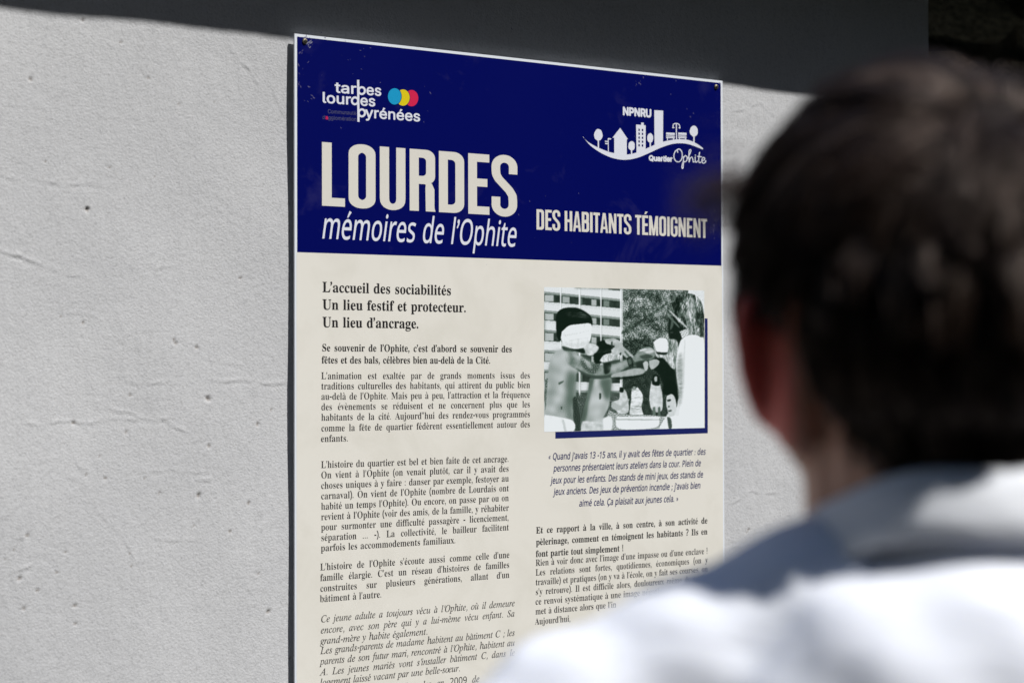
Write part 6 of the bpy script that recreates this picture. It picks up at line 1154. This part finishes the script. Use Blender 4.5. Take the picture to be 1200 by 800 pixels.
# ---- shirt
m_shirt = mat('white_cotton', (.74, .765, .83), .8, .2)
t = m_shirt.node_tree; b = t.nodes['Principled BSDF']
tc = t.nodes.new('ShaderNodeTexCoord'); n1 = t.nodes.new('ShaderNodeTexNoise'); n1.inputs['Scale'].default_value = 16; n1.inputs['Detail'].default_value = 4; n1.inputs['Distortion'].default_value = .8
mp = t.nodes.new('ShaderNodeMapping'); mp.inputs['Scale'].default_value = (.6, 1, 1.6)
bp = t.nodes.new('ShaderNodeBump'); bp.inputs['Strength'].default_value = .6; bp.inputs['Distance'].default_value = .006
t.links.new(tc.outputs['Object'], mp.inputs[0]); t.links.new(mp.outputs[0], n1.inputs['Vector']); t.links.new(n1.outputs['Fac'], bp.inputs['Height']); t.links.new(bp.outputs[0], b.inputs['Normal'])
b.inputs['Subsurface Weight'].default_value = .35; b.inputs['Subsurface Radius'].default_value = (.012, .012, .014); b.inputs['Subsurface Scale'].default_value = 1.0
sh = [sph((0, -.005, 1.27), (.183, .118, .20)), sph((0, 0, 1.08), (.170, .122, .22)), cone((-.165, -.01, 1.385), .066, (.165, -.01, 1.385), .066),
      sph((0, -.055, 1.375), (.15, .070, .125)), sph((0, -.062, 1.430), (.13, .062, .092)), sph((-.075, -.045, 1.37), (.088, .068, .095)), sph((.075, -.045, 1.37), (.088, .068, .095)), cone((0, -.022, 1.460), .080, (0, -.014, 1.508), .068)]
for s in (-1, 1):
    sh += [cone((s*.05, -.020, 1.490), .050, (s*.206, -.012, 1.424), .046), cone((s*.20, -.01, 1.412), .058, (s*.222, -.01, 1.388), .060)]
    sh += chain([(s*.220, -.01, 1.385), (s*.245, -.02, 1.12), (s*.238, .045, .895)], [.060, .050, .036])
def wr(co, no):
    x, y, z = co.T
    d = .0022*np.sin(z*70+x*25+1.5*np.sin(x*14+z*9))*np.clip((1.45-z)/.25+.25, .15, 1)
    d += .0016*np.sin(x*85+z*38+2*np.sin(z*22))+.0012*np.sin(y*90-z*50+x*30)
    arm = np.clip((np.abs(x)-.19)/.03, 0, 1)
    d += arm*.0014*np.sin(z*75+x*60+np.sin(y*60+z*20)*2.2)
    yoke = 1.4375+.10*x*x
    d += np.where(y < -.01, -.0030*np.exp(-((z-yoke)/.0028)**2)+.0016*np.exp(-((z-yoke-.005)/.003)**2), 0)
    return co+no*d[:, None]
shirt = blob('shirt', sh, m_shirt, man, voxel=.0042, smooth=12, post=wr)
# collar: stand and folded leaf
n = 96; V = []; F = []
prof = [(-.001, -.052, 0), (.0005, -.02, 0), (.0, -.004, 0), (.0025, .001, 0), (.006, -.002, 0), (.0090, -.012, 0), (.0120, -.024, 0), (.0150, -.035, 0), (.0135, -.0355, 0), (.0105, -.024, 0), (.006, -.010, 0)]
for i in range(n+1):
    a = math.radians(-90+172*(2*i/n-1))             # starts and ends near the throat, passes behind the neck
    ca, sa = math.cos(a), math.sin(a)
    for dr, dz, _ in prof:
        rx, ry = .067+dr, .064+dr
        y = -.012+ry*sa; zt = 1.558-.34*(y+.075)+.0015*math.sin(a*5)
        front = max(0, sa)**2
        V.append((rx*ca, y, zt+dz*(1+.35*front)))
m_ = len(prof)
for i in range(n):
    for j in range(m_-1): F.append((i*m_+j, (i+1)*m_+j, (i+1)*m_+j+1, i*m_+j+1))
mesh_np('collar', V, F, m_shirt, shirt, True)
m_btn = mat('pearl_button', (.7, .7, .68), .3)
for k in range(7):
    z = 1.44-.075*k; yb = .098+.022*math.sin(k*.45)
    V, F = sph((0, yb+.012, z), (.0055, .002, .0055)); mesh_np('button', V, F, m_btn, shirt, True)

# ---- trousers, belt, shoes
m_tr = mat('charcoal_wool', (.02, .021, .027), .85); add_noise(m_tr, 40, (.016, .017, .022), (.028, .029, .036), bump=.2)
tr_ = [sph((0, 0, .94), (.168, .120, .13))]
for s in (-1, 1): tr_ += chain([(s*.088, 0, .88), (s*.098, .01, .50), (s*.106, -.015, .10)], [.094, .072, .060])
blob('trousers', tr_, m_tr, man, voxel=.006, smooth=6)
m_belt = mat('black_leather', (.012, .011, .011), .35)
V = []; n = 64
for i in range(n):
    a = 2*math.pi*i/n
    for dr, z in ((0, 1.0), (.006, 1.002), (.006, 1.030), (0, 1.032)): V.append(((.168+dr)*math.cos(a), (.122+dr)*math.sin(a), z))
mesh_np('belt', V, [(i*4+j, ((i+1) % n)*4+j, ((i+1) % n)*4+(j+1) % 4, i*4+(j+1) % 4) for i in range(n) for j in range(4)], m_belt, man, True)
for s in (-1, 1):
    def flat(co, no): co = co.copy(); co[:, 2] = np.maximum(co[:, 2], .003); return co
    o = blob('shoe', [cone((s*.105, -.035, .045), .042, (s*.112, .08, .035), .042), cone((s*.112, .08, .035), .042, (s*.120, .165, .022), .028), cone((s*.105, -.03, .06), .044, (s*.107, .02, .07), .044)], m_belt, man, voxel=.005, smooth=4, post=flat)
